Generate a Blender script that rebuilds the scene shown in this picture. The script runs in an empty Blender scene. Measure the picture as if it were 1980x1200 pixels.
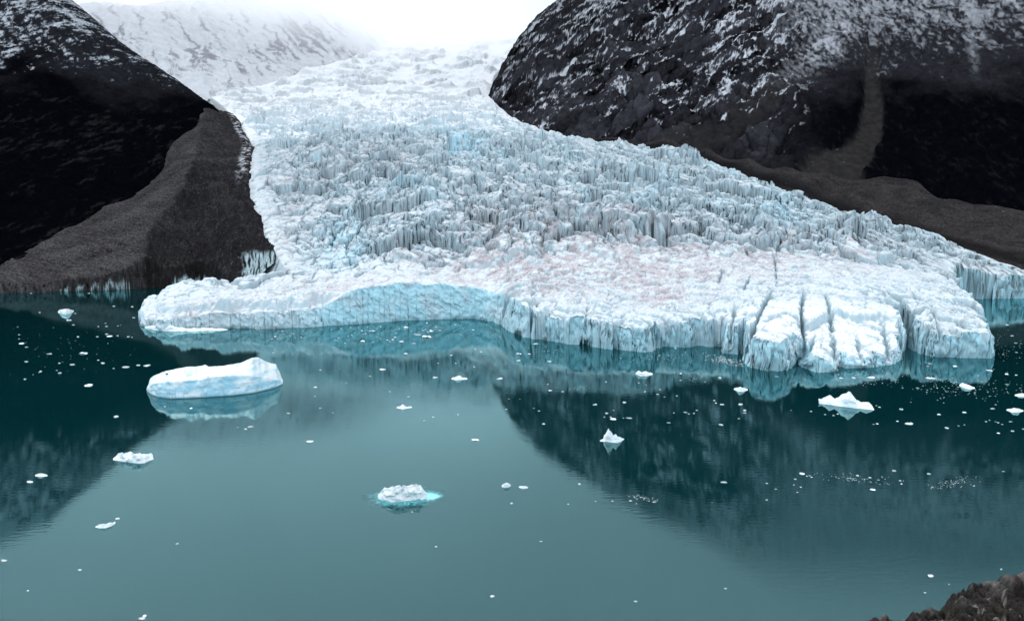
import bpy, math, random
import numpy as np
from math import radians, sin, cos, tan, atan

S = bpy.context.scene
# ------------------------------------------------------------------ camera, sky, sun, exposure
FPX, HC, HORY = 1500.0, 110.0, 415.0           # focal length in photo pixels, camera height (m), horizon row
PITCH = atan((600 - HORY) / FPX)
cam = bpy.data.cameras.new('camera')
cam.sensor_width = 36.0
cam.lens = 36.0 * FPX / 1980.0
cam.clip_start, cam.clip_end = 0.1, 40000.0
camo = bpy.data.objects.new('camera', cam)
camo.location = (0, 0, HC)
camo.rotation_euler = (radians(90) - PITCH, 0, 0)
S.collection.objects.link(camo)
S.camera = camo

SUN_EL, SUN_ROT = radians(52), radians(-35)
world = bpy.data.worlds.new('World')
S.world = world
world.use_nodes = True
wn, wl = world.node_tree.nodes, world.node_tree.links
wn.clear()
w_out = wn.new('ShaderNodeOutputWorld')
w_bg = wn.new('ShaderNodeBackground')
w_sky = wn.new('ShaderNodeTexSky')
w_sky.sky_type = 'NISHITA'
w_sky.sun_disc = False
w_sky.sun_elevation = SUN_EL
w_sky.sun_rotation = SUN_ROT
w_mix = wn.new('ShaderNodeMix'); w_mix.data_type = 'RGBA'
w_tc = wn.new('ShaderNodeTexCoord')
w_no = wn.new('ShaderNodeTexNoise'); w_no.inputs['Scale'].default_value = 2.2; w_no.inputs['Detail'].default_value = 4
w_ramp = wn.new('ShaderNodeValToRGB')
w_ramp.color_ramp.elements[0].position, w_ramp.color_ramp.elements[0].color = 0.3, (8.2, 9.0, 9.8, 1)
w_ramp.color_ramp.elements[1].position, w_ramp.color_ramp.elements[1].color = 0.7, (10.4, 10.9, 11.4, 1)
wl.new(w_tc.outputs['Generated'], w_no.inputs['Vector'])
wl.new(w_no.outputs['Fac'], w_ramp.inputs['Fac'])
wl.new(w_sky.outputs[0], w_mix.inputs['A'])
wl.new(w_ramp.outputs['Color'], w_mix.inputs['B'])
w_mix.inputs['Factor'].default_value = 0.85        # overcast: mostly cloud, a little sky
wl.new(w_mix.outputs['Result'], w_bg.inputs['Color'])
w_bg.inputs['Strength'].default_value = 0.1
wl.new(w_bg.outputs[0], w_out.inputs[0])

sun = bpy.data.lights.new('sun', 'SUN')
sun.energy = 0.8
sun.angle = radians(14)
sun.color = (1.0, 0.97, 0.93)
suno = bpy.data.objects.new('sun', sun)
suno.rotation_euler = (radians(90) - SUN_EL, 0, radians(180) - SUN_ROT)
S.collection.objects.link(suno)

S.view_settings.view_transform = 'Standard'
S.view_settings.look = 'None'
S.view_settings.exposure = 1.3
S.view_settings.gamma = 1.0
S.cycles.use_denoising = True
S.cycles.max_bounces = 18
S.cycles.diffuse_bounces = 3
S.cycles.glossy_bounces = 3
S.cycles.volume_bounces = 16
S.cycles.volume_step_rate = 1.0

# ------------------------------------------------------------------ helpers
f32 = np.float32
Q = 1.0                                            # mesh quality

def ray(px, py):
    cx, cy = (px - 990) / FPX, (600 - py) / FPX
    return cx, cos(PITCH) + cy * sin(PITCH), -sin(PITCH) + cy * cos(PITCH)
def at(px, py, D):
    dx, dy, dz = ray(px, py)
    return dx / dy * D, D, HC + dz / dy * D
def wpt(px, py):                                   # point of the water surface
    dx, dy, dz = ray(px, py)
    D = -HC * dy / dz
    return dx / dy * D, D
def aDt(px, py, D):
    dx, dy, dz = ray(px, py)
    return dx / dy, D, dz / dy
def pix(a, t):                                     # inverse of aDt
    cy = (t * cos(PITCH) + sin(PITCH)) / (cos(PITCH) - t * sin(PITCH))
    return 990 + FPX * a * (cos(PITCH) + cy * sin(PITCH)), 600 - FPX * cy

def smooth(x, a, b):
    u = np.clip((x - a) / (b - a), 0, 1)
    return u * u * (3 - 2 * u)
def blob(PX, PY, cx, cy, rx, ry):
    return np.exp(-((PX - cx) / rx) ** 2 - ((PY - cy) / ry) ** 2)

def hash2(ix, iy, seed):
    h = ix.astype(np.uint32) * np.uint32(374761393) + iy.astype(np.uint32) * np.uint32(668265263) + np.uint32(seed * 2654435 + 97)
    h = (h ^ (h >> np.uint32(13))) * np.uint32(1274126177)
    h = (h ^ (h >> np.uint32(16))) * np.uint32(2246822519)
    return h ^ (h >> np.uint32(15))
_ang = np.linspace(0, 2 * np.pi, 256, endpoint=False)
_gx, _gy = np.cos(_ang).astype(f32), np.sin(_ang).astype(f32)
def perlin(x, y, seed=0):
    x0, y0 = np.floor(x), np.floor(y)
    fx, fy = (x - x0).astype(f32), (y - y0).astype(f32)
    ix, iy = x0.astype(np.int64), y0.astype(np.int64)
    u = fx * fx * fx * (fx * (fx * 6 - 15) + 10)
    v = fy * fy * fy * (fy * (fy * 6 - 15) + 10)
    def g(i, j):
        h = (hash2(ix + i, iy + j, seed) & np.uint32(255)).astype(np.intp)
        return _gx[h] * (fx - i) + _gy[h] * (fy - j)
    a, b, c, d = g(0, 0), g(1, 0), g(0, 1), g(1, 1)
    return ((a + (b - a) * u) * (1 - v) + (c + (d - c) * u) * v) * 1.4
def fbm(x, y, scale, octs=4, seed=0, gain=0.5):
    r, amp, f = 0, 1.0, 1.0 / scale
    for k in range(octs):
        r = r + amp * perlin(x * f + 17.3 * k, y * f - 9.1 * k, seed + k)
        amp *= gain; f *= 2.03
    return r
def ridged(x, y, scale, octs=4, seed=0, gain=0.5):
    r, amp, f, tot = 0, 1.0, 1.0 / scale, 0
    for k in range(octs):
        r = r + amp * (1 - 2 * np.abs(perlin(x * f + 7.7 * k, y * f + 3.3 * k, seed + k)))
        tot += amp; amp *= gain; f *= 2.05
    return r / tot
def worley(x, y, seed=0, jit=0.9):
    x0, y0 = np.floor(x), np.floor(y)
    fx, fy = (x - x0).astype(f32), (y - y0).astype(f32)
    ix, iy = x0.astype(np.int64), y0.astype(np.int64)
    f1 = np.full(x.shape, 9.0, f32); f2 = f1.copy()
    rnd = np.zeros(x.shape, f32); ddx = np.zeros(x.shape, f32); ddy = np.zeros(x.shape, f32)
    for i in (-1, 0, 1):
        for j in (-1, 0, 1):
            h = hash2(ix + i, iy + j, seed)
            dx = i + 0.5 + ((h & np.uint32(1023)).astype(f32) / 1023 - 0.5) * jit - fx
            dy = j + 0.5 + (((h >> np.uint32(10)) & np.uint32(1023)).astype(f32) / 1023 - 0.5) * jit - fy
            d = np.sqrt(dx * dx + dy * dy)
            near = d < f1
            f2 = np.where(near, f1, np.minimum(f2, d))
            f1 = np.where(near, d, f1)
            rnd = np.where(near, ((h >> np.uint32(20)) & np.uint32(1023)).astype(f32) / 1023, rnd)
            ddx = np.where(near, dx, ddx); ddy = np.where(near, dy, ddy)
    return f1, f2, rnd, ddx, ddy

class TPS:                                         # smooth surface through (a, D) -> elevation tangent
    K = 0.45
    def __init__(self, pts, lam=1e-4):
        P = np.array([aDt(*p) for p in pts])
        self.x, self.y = P[:, 0], np.log(P[:, 1]) * self.K
        n = len(P)
        r = np.hypot(self.x[:, None] - self.x, self.y[:, None] - self.y)
        M = np.zeros((n + 3, n + 3))
        M[:n, :n] = self.phi(r) + lam * np.eye(n)
        M[:n, n] = M[n, :n] = 1
        M[:n, n + 1] = M[n + 1, :n] = self.x
        M[:n, n + 2] = M[n + 2, :n] = self.y
        self.w = np.linalg.solve(M, np.r_[P[:, 2], 0, 0, 0])
    @staticmethod
    def phi(r):
        return r * r * np.log(np.maximum(r, 1e-9))
    def __call__(self, a, D):
        y = (np.log(D) * self.K).astype(f32); a = a.astype(f32)
        n = len(self.x)
        t = self.w[n] + self.w[n + 1] * a + self.w[n + 2] * y
        for k in range(n):
            r2 = (a - f32(self.x[k])) ** 2 + (y - f32(self.y[k])) ** 2
            t = t + f32(0.5 * self.w[k]) * r2 * np.log(np.maximum(r2, f32(1e-12)))
        return t.astype(f32)

def polysd(X, Y, poly, flags=None):                # signed distance (inside +) to a plan polygon, flag of the nearest edge
    d2 = np.full(X.shape, 1e18, f32); fl = np.zeros(X.shape, bool); inside = np.zeros(X.shape, bool)
    n = len(poly)
    for i in range(n):
        (x0, y0), (x1, y1) = poly[i], poly[(i + 1) % n]
        ex, ey = x1 - x0, y1 - y0
        L = ex * ex + ey * ey + 1e-9
        u = np.clip(((X - x0) * ex + (Y - y0) * ey) / L, 0, 1)
        q = (X - x0 - u * ex) ** 2 + (Y - y0 - u * ey) ** 2
        m = q < d2
        d2 = np.where(m, q, d2)
        if flags is not None: fl = np.where(m, flags[i], fl)
        if y0 != y1:
            c = ((Y >= y0) != (Y >= y1))
            inside ^= c & (X < x0 + (Y - y0) * ex / (y1 - y0))
    d = np.sqrt(d2)
    return np.where(inside, d, -d).astype(f32), fl
def linedist(X, Y, pts):
    d2 = np.full(X.shape, 1e18, f32); along = np.zeros(X.shape, f32); acc = 0.0
    for (x0, y0), (x1, y1) in zip(pts[:-1], pts[1:]):
        ex, ey = x1 - x0, y1 - y0; L = ex * ex + ey * ey + 1e-9
        u = np.clip(((X - x0) * ex + (Y - y0) * ey) / L, 0, 1)
        q = (X - x0 - u * ex) ** 2 + (Y - y0 - u * ey) ** 2
        m = q < d2; d2 = np.where(m, q, d2); along = np.where(m, acc + u * math.sqrt(L), along)
        acc += math.sqrt(L)
    return np.sqrt(d2), along / acc

COL = S.collection
MOR_V = {}                                         # surfaces that boulders are later laid on
def mesh_grid(name, X, Y, Z, keep, alb, mat, parent=None, flip=False, smooth_shade=True):
    R, C = X.shape
    idx = np.arange(R * C).reshape(R, C)
    q = np.stack([idx[:-1, :-1], idx[:-1, 1:], idx[1:, 1:], idx[1:, :-1]], -1).reshape(-1, 4)
    k = keep.ravel()
    q = q[(k[q]).any(1)]
    if flip: q = q[:, ::-1]
    used = np.zeros(R * C, bool); used[q.ravel()] = True
    remap = np.cumsum(used) - 1
    V = np.stack([X.ravel()[used], Y.ravel()[used], Z.ravel()[used]], -1).astype(f32)
    q = remap[q]
    return mesh_arrays(name, V, q, alb.reshape(-1, 3)[used] if alb is not None else None, mat, parent, smooth_shade)
def mesh_arrays(name, V, q, alb, mat, parent=None, smooth_shade=True):
    me = bpy.data.meshes.new(name)
    me.vertices.add(len(V)); me.vertices.foreach_set('co', V.astype(f32).ravel())
    me.loops.add(q.size); me.loops.foreach_set('vertex_index', q.astype(np.int32).ravel())
    me.polygons.add(len(q))
    me.polygons.foreach_set('loop_start', np.arange(0, q.size, q.shape[1], dtype=np.int32))
    me.polygons.foreach_set('loop_total', np.full(len(q), q.shape[1], np.int32))
    me.polygons.foreach_set('use_smooth', np.full(len(q), smooth_shade, bool))
    me.update(calc_edges=True)
    if alb is not None:
        at_ = me.attributes.new('alb', 'FLOAT_COLOR', 'POINT')
        at_.data.foreach_set('color', np.c_[np.clip(alb, 0, 1), np.ones(len(alb))].astype(f32).ravel())
    me.materials.append(mat)
    o = bpy.data.objects.new(name, me)
    COL.objects.link(o)
    if parent is not None: o.parent = parent
    return o
def tag(o, label=None, cat=None, group=None, kind=None):
    if label: o['label'] = label
    if cat: o['category'] = cat
    if group: o['group'] = group
    if kind: o['kind'] = kind
    return o
def empty(name, loc=(0, 0, 0)):
    o = bpy.data.objects.new(name, None); o.location = loc; o.empty_display_size = 1
    COL.objects.link(o); return o

def lerp(c, col, m):
    m = np.clip(m, 0, 1)[..., None].astype(f32)
    return c * (1 - m) + np.array(col, f32) * m

# ------------------------------------------------------------------ materials
def attr_mat(name, rough=0.8, spec=0.3, bumps=(), var=(), sss=0.0):
    m = bpy.data.materials.new(name); m.use_nodes = True
    n, l = m.node_tree.nodes, m.node_tree.links
    b = n['Principled BSDF']
    b.inputs['Roughness'].default_value = rough
    b.inputs['Specular IOR Level'].default_value = spec
    at_ = n.new('ShaderNodeAttribute'); at_.attribute_name = 'alb'
    geo = n.new('ShaderNodeNewGeometry')
    col = at_.outputs['Color']
    for (sc, lo, hi) in var:                       # fine mottling of the surface's own colour
        t = n.new('ShaderNodeTexNoise'); t.inputs['Scale'].default_value = sc; t.inputs['Detail'].default_value = 6
        mr = n.new('ShaderNodeMapRange'); mr.inputs[1].default_value = 0.3; mr.inputs[2].default_value = 0.7
        mr.inputs[3].default_value = lo; mr.inputs[4].default_value = hi
        mx = n.new('ShaderNodeMix'); mx.data_type = 'RGBA'; mx.blend_type = 'MULTIPLY'; mx.inputs['Factor'].default_value = 1
        l.new(geo.outputs['Position'], t.inputs['Vector']); l.new(t.outputs['Fac'], mr.inputs[0])
        l.new(col, mx.inputs['A']); l.new(mr.outputs[0], mx.inputs['B']); col = mx.outputs['Result']
    l.new(col, b.inputs['Base Color'])
    nrm = None
    for (sc, dist, strength) in bumps:
        t = n.new('ShaderNodeTexNoise'); t.inputs['Scale'].default_value = sc; t.inputs['Detail'].default_value = 8
        t.inputs['Roughness'].default_value = 0.6
        bp = n.new('ShaderNodeBump'); bp.inputs['Distance'].default_value = dist; bp.inputs['Strength'].default_value = strength
        l.new(geo.outputs['Position'], t.inputs['Vector']); l.new(t.outputs['Fac'], bp.inputs['Height'])
        if nrm is not None: l.new(nrm, bp.inputs['Normal'])
        nrm = bp.outputs['Normal']
    if nrm is not None: l.new(nrm, b.inputs['Normal'])
    if sss:
        b.inputs['Subsurface Weight'].default_value = sss
        b.inputs['Subsurface Radius'].default_value = (0.3, 0.8, 1.0)
        b.inputs['Subsurface Scale'].default_value = 1.0
    return m
M_ice = attr_mat('glacier_ice', 0.6, 0.15, [(0.10, 3.0, 0.4), (0.5, 1.0, 0.5)], [(0.35, 0.9, 1.05)])
M_berg = attr_mat('berg_ice', 0.45, 0.3, [(0.35, 0.8, 0.4), (2.5, 0.2, 0.3)], [(0.8, 0.93, 1.04)])
M_rock = attr_mat('mountain_rock', 0.9, 0.0, [(0.03, 12.0, 0.8), (0.15, 4.0, 0.7)], [(0.05, 0.7, 1.3)])
M_snowrock = attr_mat('snowy_rock', 0.85, 0.2, [(0.02, 15.0, 0.7)], [(0.02, 0.9, 1.08)])
M_till = attr_mat('moraine_till', 0.95, 0.0, [(0.06, 6.0, 0.8), (0.35, 1.8, 1.0)], [(0.3, 0.65, 1.35), (0.9, 0.75, 1.25)])
M_outcrop = attr_mat('outcrop_rock', 0.85, 0.25, [(6.0, 0.12, 0.8), (30.0, 0.03, 0.6)], [(14.0, 0.6, 1.4)])

def water_mat():
    m = bpy.data.materials.new('lake_water'); m.use_nodes = True
    n, l = m.node_tree.nodes, m.node_tree.links
    n.remove(n['Principled BSDF'])
    out = n['Material Output']
    geo = n.new('ShaderNodeNewGeometry')
    mp = n.new('ShaderNodeMapping'); mp.inputs['Scale'].default_value = (0.35, 1.0, 1.0)
    t = n.new('ShaderNodeTexNoise'); t.inputs['Scale'].default_value = 0.55; t.inputs['Detail'].default_value = 3
    t2 = n.new('ShaderNodeTexNoise'); t2.inputs['Scale'].default_value = 0.02; t2.inputs['Detail'].default_value = 3
    mr = n.new('ShaderNodeMapRange'); mr.inputs[1].default_value = 0.35; mr.inputs[2].default_value = 0.65
    mr.inputs[3].default_value = 0.25; mr.inputs[4].default_value = 1.0
    bp = n.new('ShaderNodeBump'); bp.inputs['Distance'].default_value = 0.05
    mul = n.new('ShaderNodeMath'); mul.operation = 'MULTIPLY'; mul.inputs[1].default_value = 0.42
    l.new(geo.outputs['Position'], mp.inputs[0]); l.new(mp.outputs[0], t.inputs['Vector'])
    l.new(geo.outputs['Position'], t2.inputs['Vector']); l.new(t2.outputs['Fac'], mr.inputs[0])
    l.new(mr.outputs[0], mul.inputs[0]); l.new(mul.outputs[0], bp.inputs['Strength'])
    l.new(t.outputs['Fac'], bp.inputs['Height'])
    body = n.new('ShaderNodeBsdfDiffuse'); body.inputs['Color'].default_value = (0.0004, 0.0135, 0.0155, 1)   # milky meltwater
    gl = n.new('ShaderNodeBsdfGlossy'); gl.inputs['Color'].default_value = (0.565, 0.96, 1.0, 1); gl.inputs['Roughness'].default_value = 0.03
    fr = n.new('ShaderNodeFresnel'); fr.inputs['IOR'].default_value = 1.68
    mx = n.new('ShaderNodeMixShader')
    for q in (gl, fr): l.new(bp.outputs[0], q.inputs['Normal'])
    l.new(fr.outputs[0], mx.inputs[0]); l.new(body.outputs[0], mx.inputs[1]); l.new(gl.outputs[0], mx.inputs[2])
    l.new(mx.outputs[0], out.inputs['Surface'])
    return m
M_water = water_mat()

# ------------------------------------------------------------------ lake
def make_lake():
    V = np.array([(-9000, -3000, 0), (9000, -3000, 0), (9000, 12000, 0), (-9000, 12000, 0)], f32)
    o = mesh_arrays('lake_water', V, np.array([[0, 1, 2, 3]]), None, M_water)
    tag(o, kind='structure')
make_lake()

# ------------------------------------------------------------------ plan outline of the glacier
def W(px, py): return wpt(px, py)
def PD(px, D): return (aDt(px, 480, D)[0] * D, D)
def P3(px, py, D): p = at(px, py, D); return (p[0], p[1])
left_edge = [(700, 108, 5600), (640, 122, 4900), (520, 160, 4200), (405, 183, 3500), (432, 205, 2950), (465, 240, 2400), (490, 282, 2000),
             (480, 330, 1650), (484, 380, 1400), (500, 425, 1250), (528, 475, 1120), (562, 526, 1020)]
right_edge = [(1990, 522, 1060), (1950, 508, 1090), (1850, 478, 1190), (1775, 455, 1270), (1700, 437, 1350), (1600, 402, 1480),
              (1500, 366, 1600), (1400, 330, 1740), (1330, 305, 1850), (1260, 293, 1920), (1200, 284, 1980), (1120, 272, 2100),
              (1050, 252, 2350), (1000, 232, 2700), (965, 205, 3100), (948, 180, 3500), (955, 145, 4200), (1000, 90, 5400), (1060, 40, 7000)]
front = [PD(575, 1000), PD(520, 968), PD(430, 960), PD(330, 930), PD(272, 885)] + [W(*p) for p in [
    (264, 613), (267, 622), (284, 634), (320, 640), (370, 637), (430, 635), (530, 636), (620, 631), (700, 626), (780, 620), (850, 617), (915, 616),
    (955, 622), (985, 637), (1010, 648), (1040, 658), (1085, 664), (1125, 665), (1165, 672), (1215, 679), (1262, 680), (1267, 672),
    (1310, 673), (1350, 668), (1392, 671), (1397, 683), (1428, 685), (1441, 676), (1437, 695), (1452, 710), (1490, 719), (1520, 717), (1534, 707), (1546, 697), (1556, 705),
    (1564, 715), (1584, 721), (1616, 717), (1626, 708), (1638, 712), (1684, 711), (1690, 706), (1697, 709), (1720, 706), (1744, 697), (1744, 680), (1734, 655), (1728, 645), (1742, 652),
    (1765, 672), (1790, 687), (1806, 691), (1850, 692), (1910, 692), (1914, 668), (1896, 640), (1868, 612), (1842, 585),
    (1850, 577), (1900, 578), (1990, 577), (2200, 574), (2600, 572)]] + [PD(2600, 1120)]
poly = front + [P3(*p) for p in right_edge] + [PD(1150, 9500), PD(760, 9500), PD(760, 7000)] + [P3(*p) for p in left_edge]
pflag = [True] * (len(front) - 1) + [False] * (len(poly) - len(front)) + [True]

# glacier top surface, as smooth control points
gtop = TPS(left_edge + right_edge[:-2] + [
    (272, 568, 860), (330, 552, 910), (420, 547, 940), (480, 546, 950), (300, 600, 770), (400, 588, 752), (520, 585, 762), (560, 540, 950),
    (640, 533, 940), (640, 560, 815), (700, 550, 812), (800, 540, 832), (900, 548, 842), (960, 570, 806),
    (700, 510, 1000), (850, 525, 900), (1000, 595, 715), (1040, 604, 688), (1130, 612, 672), (1250, 622, 642), (1400, 622, 640), (1480, 640, 570), (1600, 655, 574),
    (1700, 658, 578), (1620, 600, 640), (1500, 590, 665), (1200, 565, 760), (1000, 545, 800), (1050, 500, 890), (1400, 560, 735),
    (1850, 627, 628), (1900, 633, 622), (1800, 600, 672), (1850, 590, 720), (1700, 570, 720), (1550, 540, 790),
    (600, 525, 1030), (640, 480, 1110), (600, 430, 1230), (560, 380, 1400), (560, 300, 1850), (540, 240, 2500), (520, 200, 3100),
    (800, 470, 1000), (800, 400, 1200), (800, 330, 1520), (800, 270, 2000), (800, 225, 2700), (780, 185, 3500), (800, 150, 4400), (840, 115, 5400), (880, 75, 6800), (960, 60, 6900),
    (1000, 470, 955), (1000, 400, 1170), (1000, 330, 1520), (980, 270, 2050), (900, 220, 2750), (900, 160, 4100),
    (1200, 480, 930), (1200, 400, 1180), (1200, 330, 1550), (1400, 480, 940), (1400, 400, 1250), (1600, 500, 900), (1600, 450, 1120), (1750, 500, 980), (1850, 525, 960),
    (1900, 520, 1042), (1960, 530, 1035), (1800, 545, 820), (2150, 545, 1060), (2300, 560, 1080)], 2e-4)

def PW(px, py, z=18.0):                            # point of the plane z, for lines drawn on the tongue
    dx, dy, dz = ray(px, py)
    D = (z - HC) * dy / dz
    return dx / dy * D, D
grooves = [  # crevasses between the lobes and blocks at the right end of the front
    ([(1441, 672), (1470, 628), (1500, 598)], 4.0, 12), ([(1546, 700), (1560, 662), (1548, 632), (1554, 600)], 3.5, 13), ([(1530, 690), (1565, 655), (1590, 640)], 3.2, 8),
    ([(1622, 708), (1618, 668), (1606, 636)], 3.8, 11), ([(1608, 640), (1590, 606)], 2.6, 5), ([(1680, 702), (1668, 662), (1650, 636)], 3.0, 5), ([(1730, 690), (1716, 650), (1700, 622)], 4.0, 9),
    ([(1398, 676), (1412, 640), (1425, 612)], 4.0, 12), ([(1345, 660), (1355, 635)], 3.5, 9), ([(1500, 598), (1496, 576), (1486, 566)], 2.4, 8), ([(1436, 604), (1452, 590)], 2.0, 6), ([(1389, 596), (1396, 582)], 2.6, 7),
    ([(1820, 685), (1815, 640), (1790, 610)], 2.5, 6), ([(1265, 674), (1280, 640), (1290, 620)], 3.0, 9), ([(1215, 670), (1218, 640)], 2.5, 7), ([(1168, 664), (1166, 630)], 2.5, 8), ([(1090, 655), (1098, 620)], 2.5, 8),
    ([(1130, 660), (1134, 615), (1140, 600)], 3.0, 8), ([(1310, 668), (1318, 630)], 2.5, 7)]

def make_glacier():
    Q = 1.2
    A = np.arange(-0.56, 1.0, 0.00105 / Q)
    A = A[(A > -0.53)]
    # first ice along each bearing, so that rows crowd on the ice cliff
    Dc = np.arange(520, 1200, 3.0)
    aa, dd = np.meshgrid(A, Dc)
    sd0, _ = polysd((aa * dd).astype(f32), dd.astype(f32), poly)
    ins = sd0 > 0
    Df = np.where(ins.any(0), Dc[ins.argmax(0)], 1060.0)
    Dg = np.geomspace(520, 8800, 6000)
    step = np.interp(Dg, [520, 900, 1300, 2000, 3000, 5000, 9000], [1.0, 1.15, 1.5, 2.8, 7, 22, 70]) / Q
    dens = 1 / step
    rows = int(np.sum(dens[:-1] * np.diff(Dg)) + 26 * Q)
    D = np.zeros((rows, len(A)), f32)
    for j in range(len(A)):
        d = dens + 1.6 * Q * np.exp(-((Dg - Df[j] - 3) / 8.0) ** 2)
        c = np.r_[0, np.cumsum(0.5 * (d[1:] + d[:-1]) * np.diff(Dg))]
        D[:, j] = np.interp(np.linspace(0, c[-1], rows), c, Dg)
    a = np.broadcast_to(A.astype(f32), D.shape)
    X, Y = a * D, D
    sd, fr = polysd(X, Y, poly, pflag)
    t = gtop(a, D)
    PX, PY = pix(a, t)
    z = HC + t * D
    inner = np.clip(sd / 40, 0, 1)
    # --- zones
    mid = smooth(D, 820, 1000) * (1 - smooth(D, 1900, 2500))
    mid = mid * (0.55 + 0.45 * smooth(sd, 0, 120))
    low = 1 - smooth(D, 780, 980)
    top = smooth(D, 1800, 2500)
    wx = X + 16 * fbm(X, Y, 60, 3, 1) + 0.30 * Y + 4 * fbm(X, Y, 14, 2, 3); wy = Y + 18 * fbm(X, Y, 60, 3, 5) + 4 * fbm(X, Y, 14, 2, 7)
    # --- broad swells
    z = z + inner * (12 * mid * ridged(X, Y, 130, 3, 11) + 10 * top * fbm(X, Y, 200, 4, 15))
    # --- steps of the icefall
    ph = D / (80 + 0.03 * D) + 0.8 * fbm(X, Y, 330, 3, 21) + 0.22 * fbm(X, Y, 60, 3, 27)
    frc = ph - np.floor(ph)
    hstep = smooth(fbm(X, Y, 170, 2, 31), -0.35, 0.45)
    saw = smooth(frc, 0, 0.13) - frc
    z = z + inner * saw * hstep * (22 * mid + 32 * top * (1 - smooth(D, 3000, 4500)) + 42 * smooth(D, 3000, 4500))
    # --- seracs
    f1, f2, r1, dx1, dy1 = worley(wx / 15, wy / 34, 41)
    g1 = np.exp(-((f2 - f1) / 0.075))
    ser = (r1 - 0.5) * 12 + 12 * ((r1 * 7.3) % 1 - 0.5) * dx1 + 16 * ((r1 * 13.7) % 1 - 0.3) * dy1 - 14 * g1
    f1b, f2b, r2, dx2, dy2 = worley(wx / 5.2, wy / 12.0, 47)
    g2 = np.exp(-((f2b - f1b) / 0.09))
    ser2 = (r2 - 0.5) * 4.5 - 3.6 * g2 + 5 * ((r2 * 9.1) % 1 - 0.5) * dx2 + 4 * ((r2 * 3.9) % 1 - 0.3) * dy2
    f1s, f2s, r6, dx6, dy6 = worley(wx / 42, wy / 70, 49)
    g3 = np.exp(-((f2s - f1s) / 0.035))
    ser3 = (r6 - 0.5) * 18 + 16 * ((r6 * 5.3) % 1 - 0.5) * dx6 + 20 * ((r6 * 3.7) % 1 - 0.25) * dy6 - 12 * g3
    shat = smooth(fbm(X, Y, 110, 3, 53), -0.35, 0.35)           # shattered against massive ice
    spire = 9 * ridged(wx, wy * 0.6, 21, 4, 57, 0.55)
    f1t, f2t, rt, dxt, dyt = worley(wx / 44, wy / 17, 151)
    gT = np.exp(-((f2t - f1t) / 0.06))
    serT = ((rt - 0.5) * 9 + 9 * ((rt * 6.7) % 1 - 0.2) * dyt - 10 * gT) * smooth(fbm(X, Y, 140, 3, 153), -0.3, 0.25)
    z = z + inner * mid * (ser * (0.25 + 0.75 * shat) + ser2 * (0.03 + 0.38 * shat) + 1.25 * ser3 + spire * (0.15 + 0.65 * shat) + 1.0 * serT)
    z = z + inner * top * (1 - 0.75 * smooth(D, 2500, 3600)) * (1 - smooth(D, 5200, 6500)) * (0.4 * ser + 0.3 * ser2 + 0.9 * ser3 + 0.5 * spire + 0.8 * serT)
    # --- rounded lumps of the flat tongue
    f1c, f2c, r3, dx3, dy3 = worley(wx / 10, wy / 11, 59)
    f1d, f2d, r4, dx4, dy4 = worley(wx / 4.2, wy / 4.6, 61)
    lump = 4.5 * (0.45 - f1c * f1c) + 1.8 * (0.45 - f1d * f1d) + (r3 - 0.5) * 4.0 + 1.2 * fbm(X, Y, 3, 3, 63)
    lobes = smooth(PX, 1380, 1470) * (1 - smooth(PX, 1740, 1770)) * (1 - smooth(D, 610, 700))
    bay = smooth(PX, 560, 640) * (1 - smooth(PX, 950, 1000))
    z = z + low * np.clip((sd - 12 * bay) / (12 + 12 * bay), 0, 1) * lump * (1 - 0.92 * lobes)
    z = z + lobes * np.clip(sd / 12, 0, 1) * 1.0 * fbm(X, Y, 14, 3, 65)
    # --- block crevasses behind the cliff
    nearf = np.exp(-np.maximum(sd, 0) / 35) * fr
    f1e, f2e, r5, dx5, dy5 = worley(wx / 17, wy / 26, 67)
    bay = smooth(PX, 560, 640) * (1 - smooth(PX, 950, 1000))
    lefttip = 1 - smooth(PX, 560, 640)
    tier = 1 - smooth(sd + 6 * fbm(X, Y, 20, 3, 69), 15, 24)
    z = z * (1 - 0.36 * tier * (1 - smooth(PX, 600, 690)) * fr)
    blocky = (1 - 0.85 * bay) * (1 - 0.55 * lobes) * (1 - 0.6 * lefttip)
    z = z - nearf * blocky * 10 * np.exp(-((f2e - f1e) / 0.10))
    z = z + nearf * blocky * ((r5 - 0.5) * 9 + 7 * ((r5 * 4.3) % 1 - 0.5) * dx5)
    wob = 1.8 * fbm(X, Y, 9, 3, 85)
    shoulder = np.full(X.shape, 99.0, f32)
    for pts, wd, dep in grooves:
        dl, uu = linedist(X, Y, [PW(*p) for p in pts])
        fade = smooth(1 - uu, 0, 0.35) * fr
        dl2 = np.maximum(dl + wob, 0)
        z = z - dep * np.clip(1 - dl2 / (0.55 * wd), 0, 1) ** 0.7 * fade
        shoulder = np.minimum(shoulder, dl2 + 14 * (1 - fade))
    sh_ = 1 - np.clip(shoulder / 8.5, 0, 1)
    z = z - 6.0 * (1 - np.sqrt(np.clip(1 - sh_ ** 2, 0, 1))) * np.clip(lobes + 0.3 * nearf, 0, 1)
    dstep, _ = linedist(X, Y, [PW(*p) for p in [(1395, 640), (1450, 646), (1520, 632), (1566, 642), (1610, 630), (1655, 634), (1700, 628), (1728, 632)]])
    ystep = np.interp(PX.ravel(), [1395, 1450, 1520, 1566, 1610, 1655, 1700, 1728], [PW(1395, 640)[1], PW(1450, 646)[1], PW(1520, 632)[1], PW(1566, 642)[1], PW(1610, 630)[1], PW(1655, 634)[1], PW(1700, 628)[1], PW(1728, 632)[1]]).reshape(PX.shape)
    below = 1 - smooth(Y + 3 * fbm(X, Y, 10, 3, 87) - ystep, -3, 3)
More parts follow.
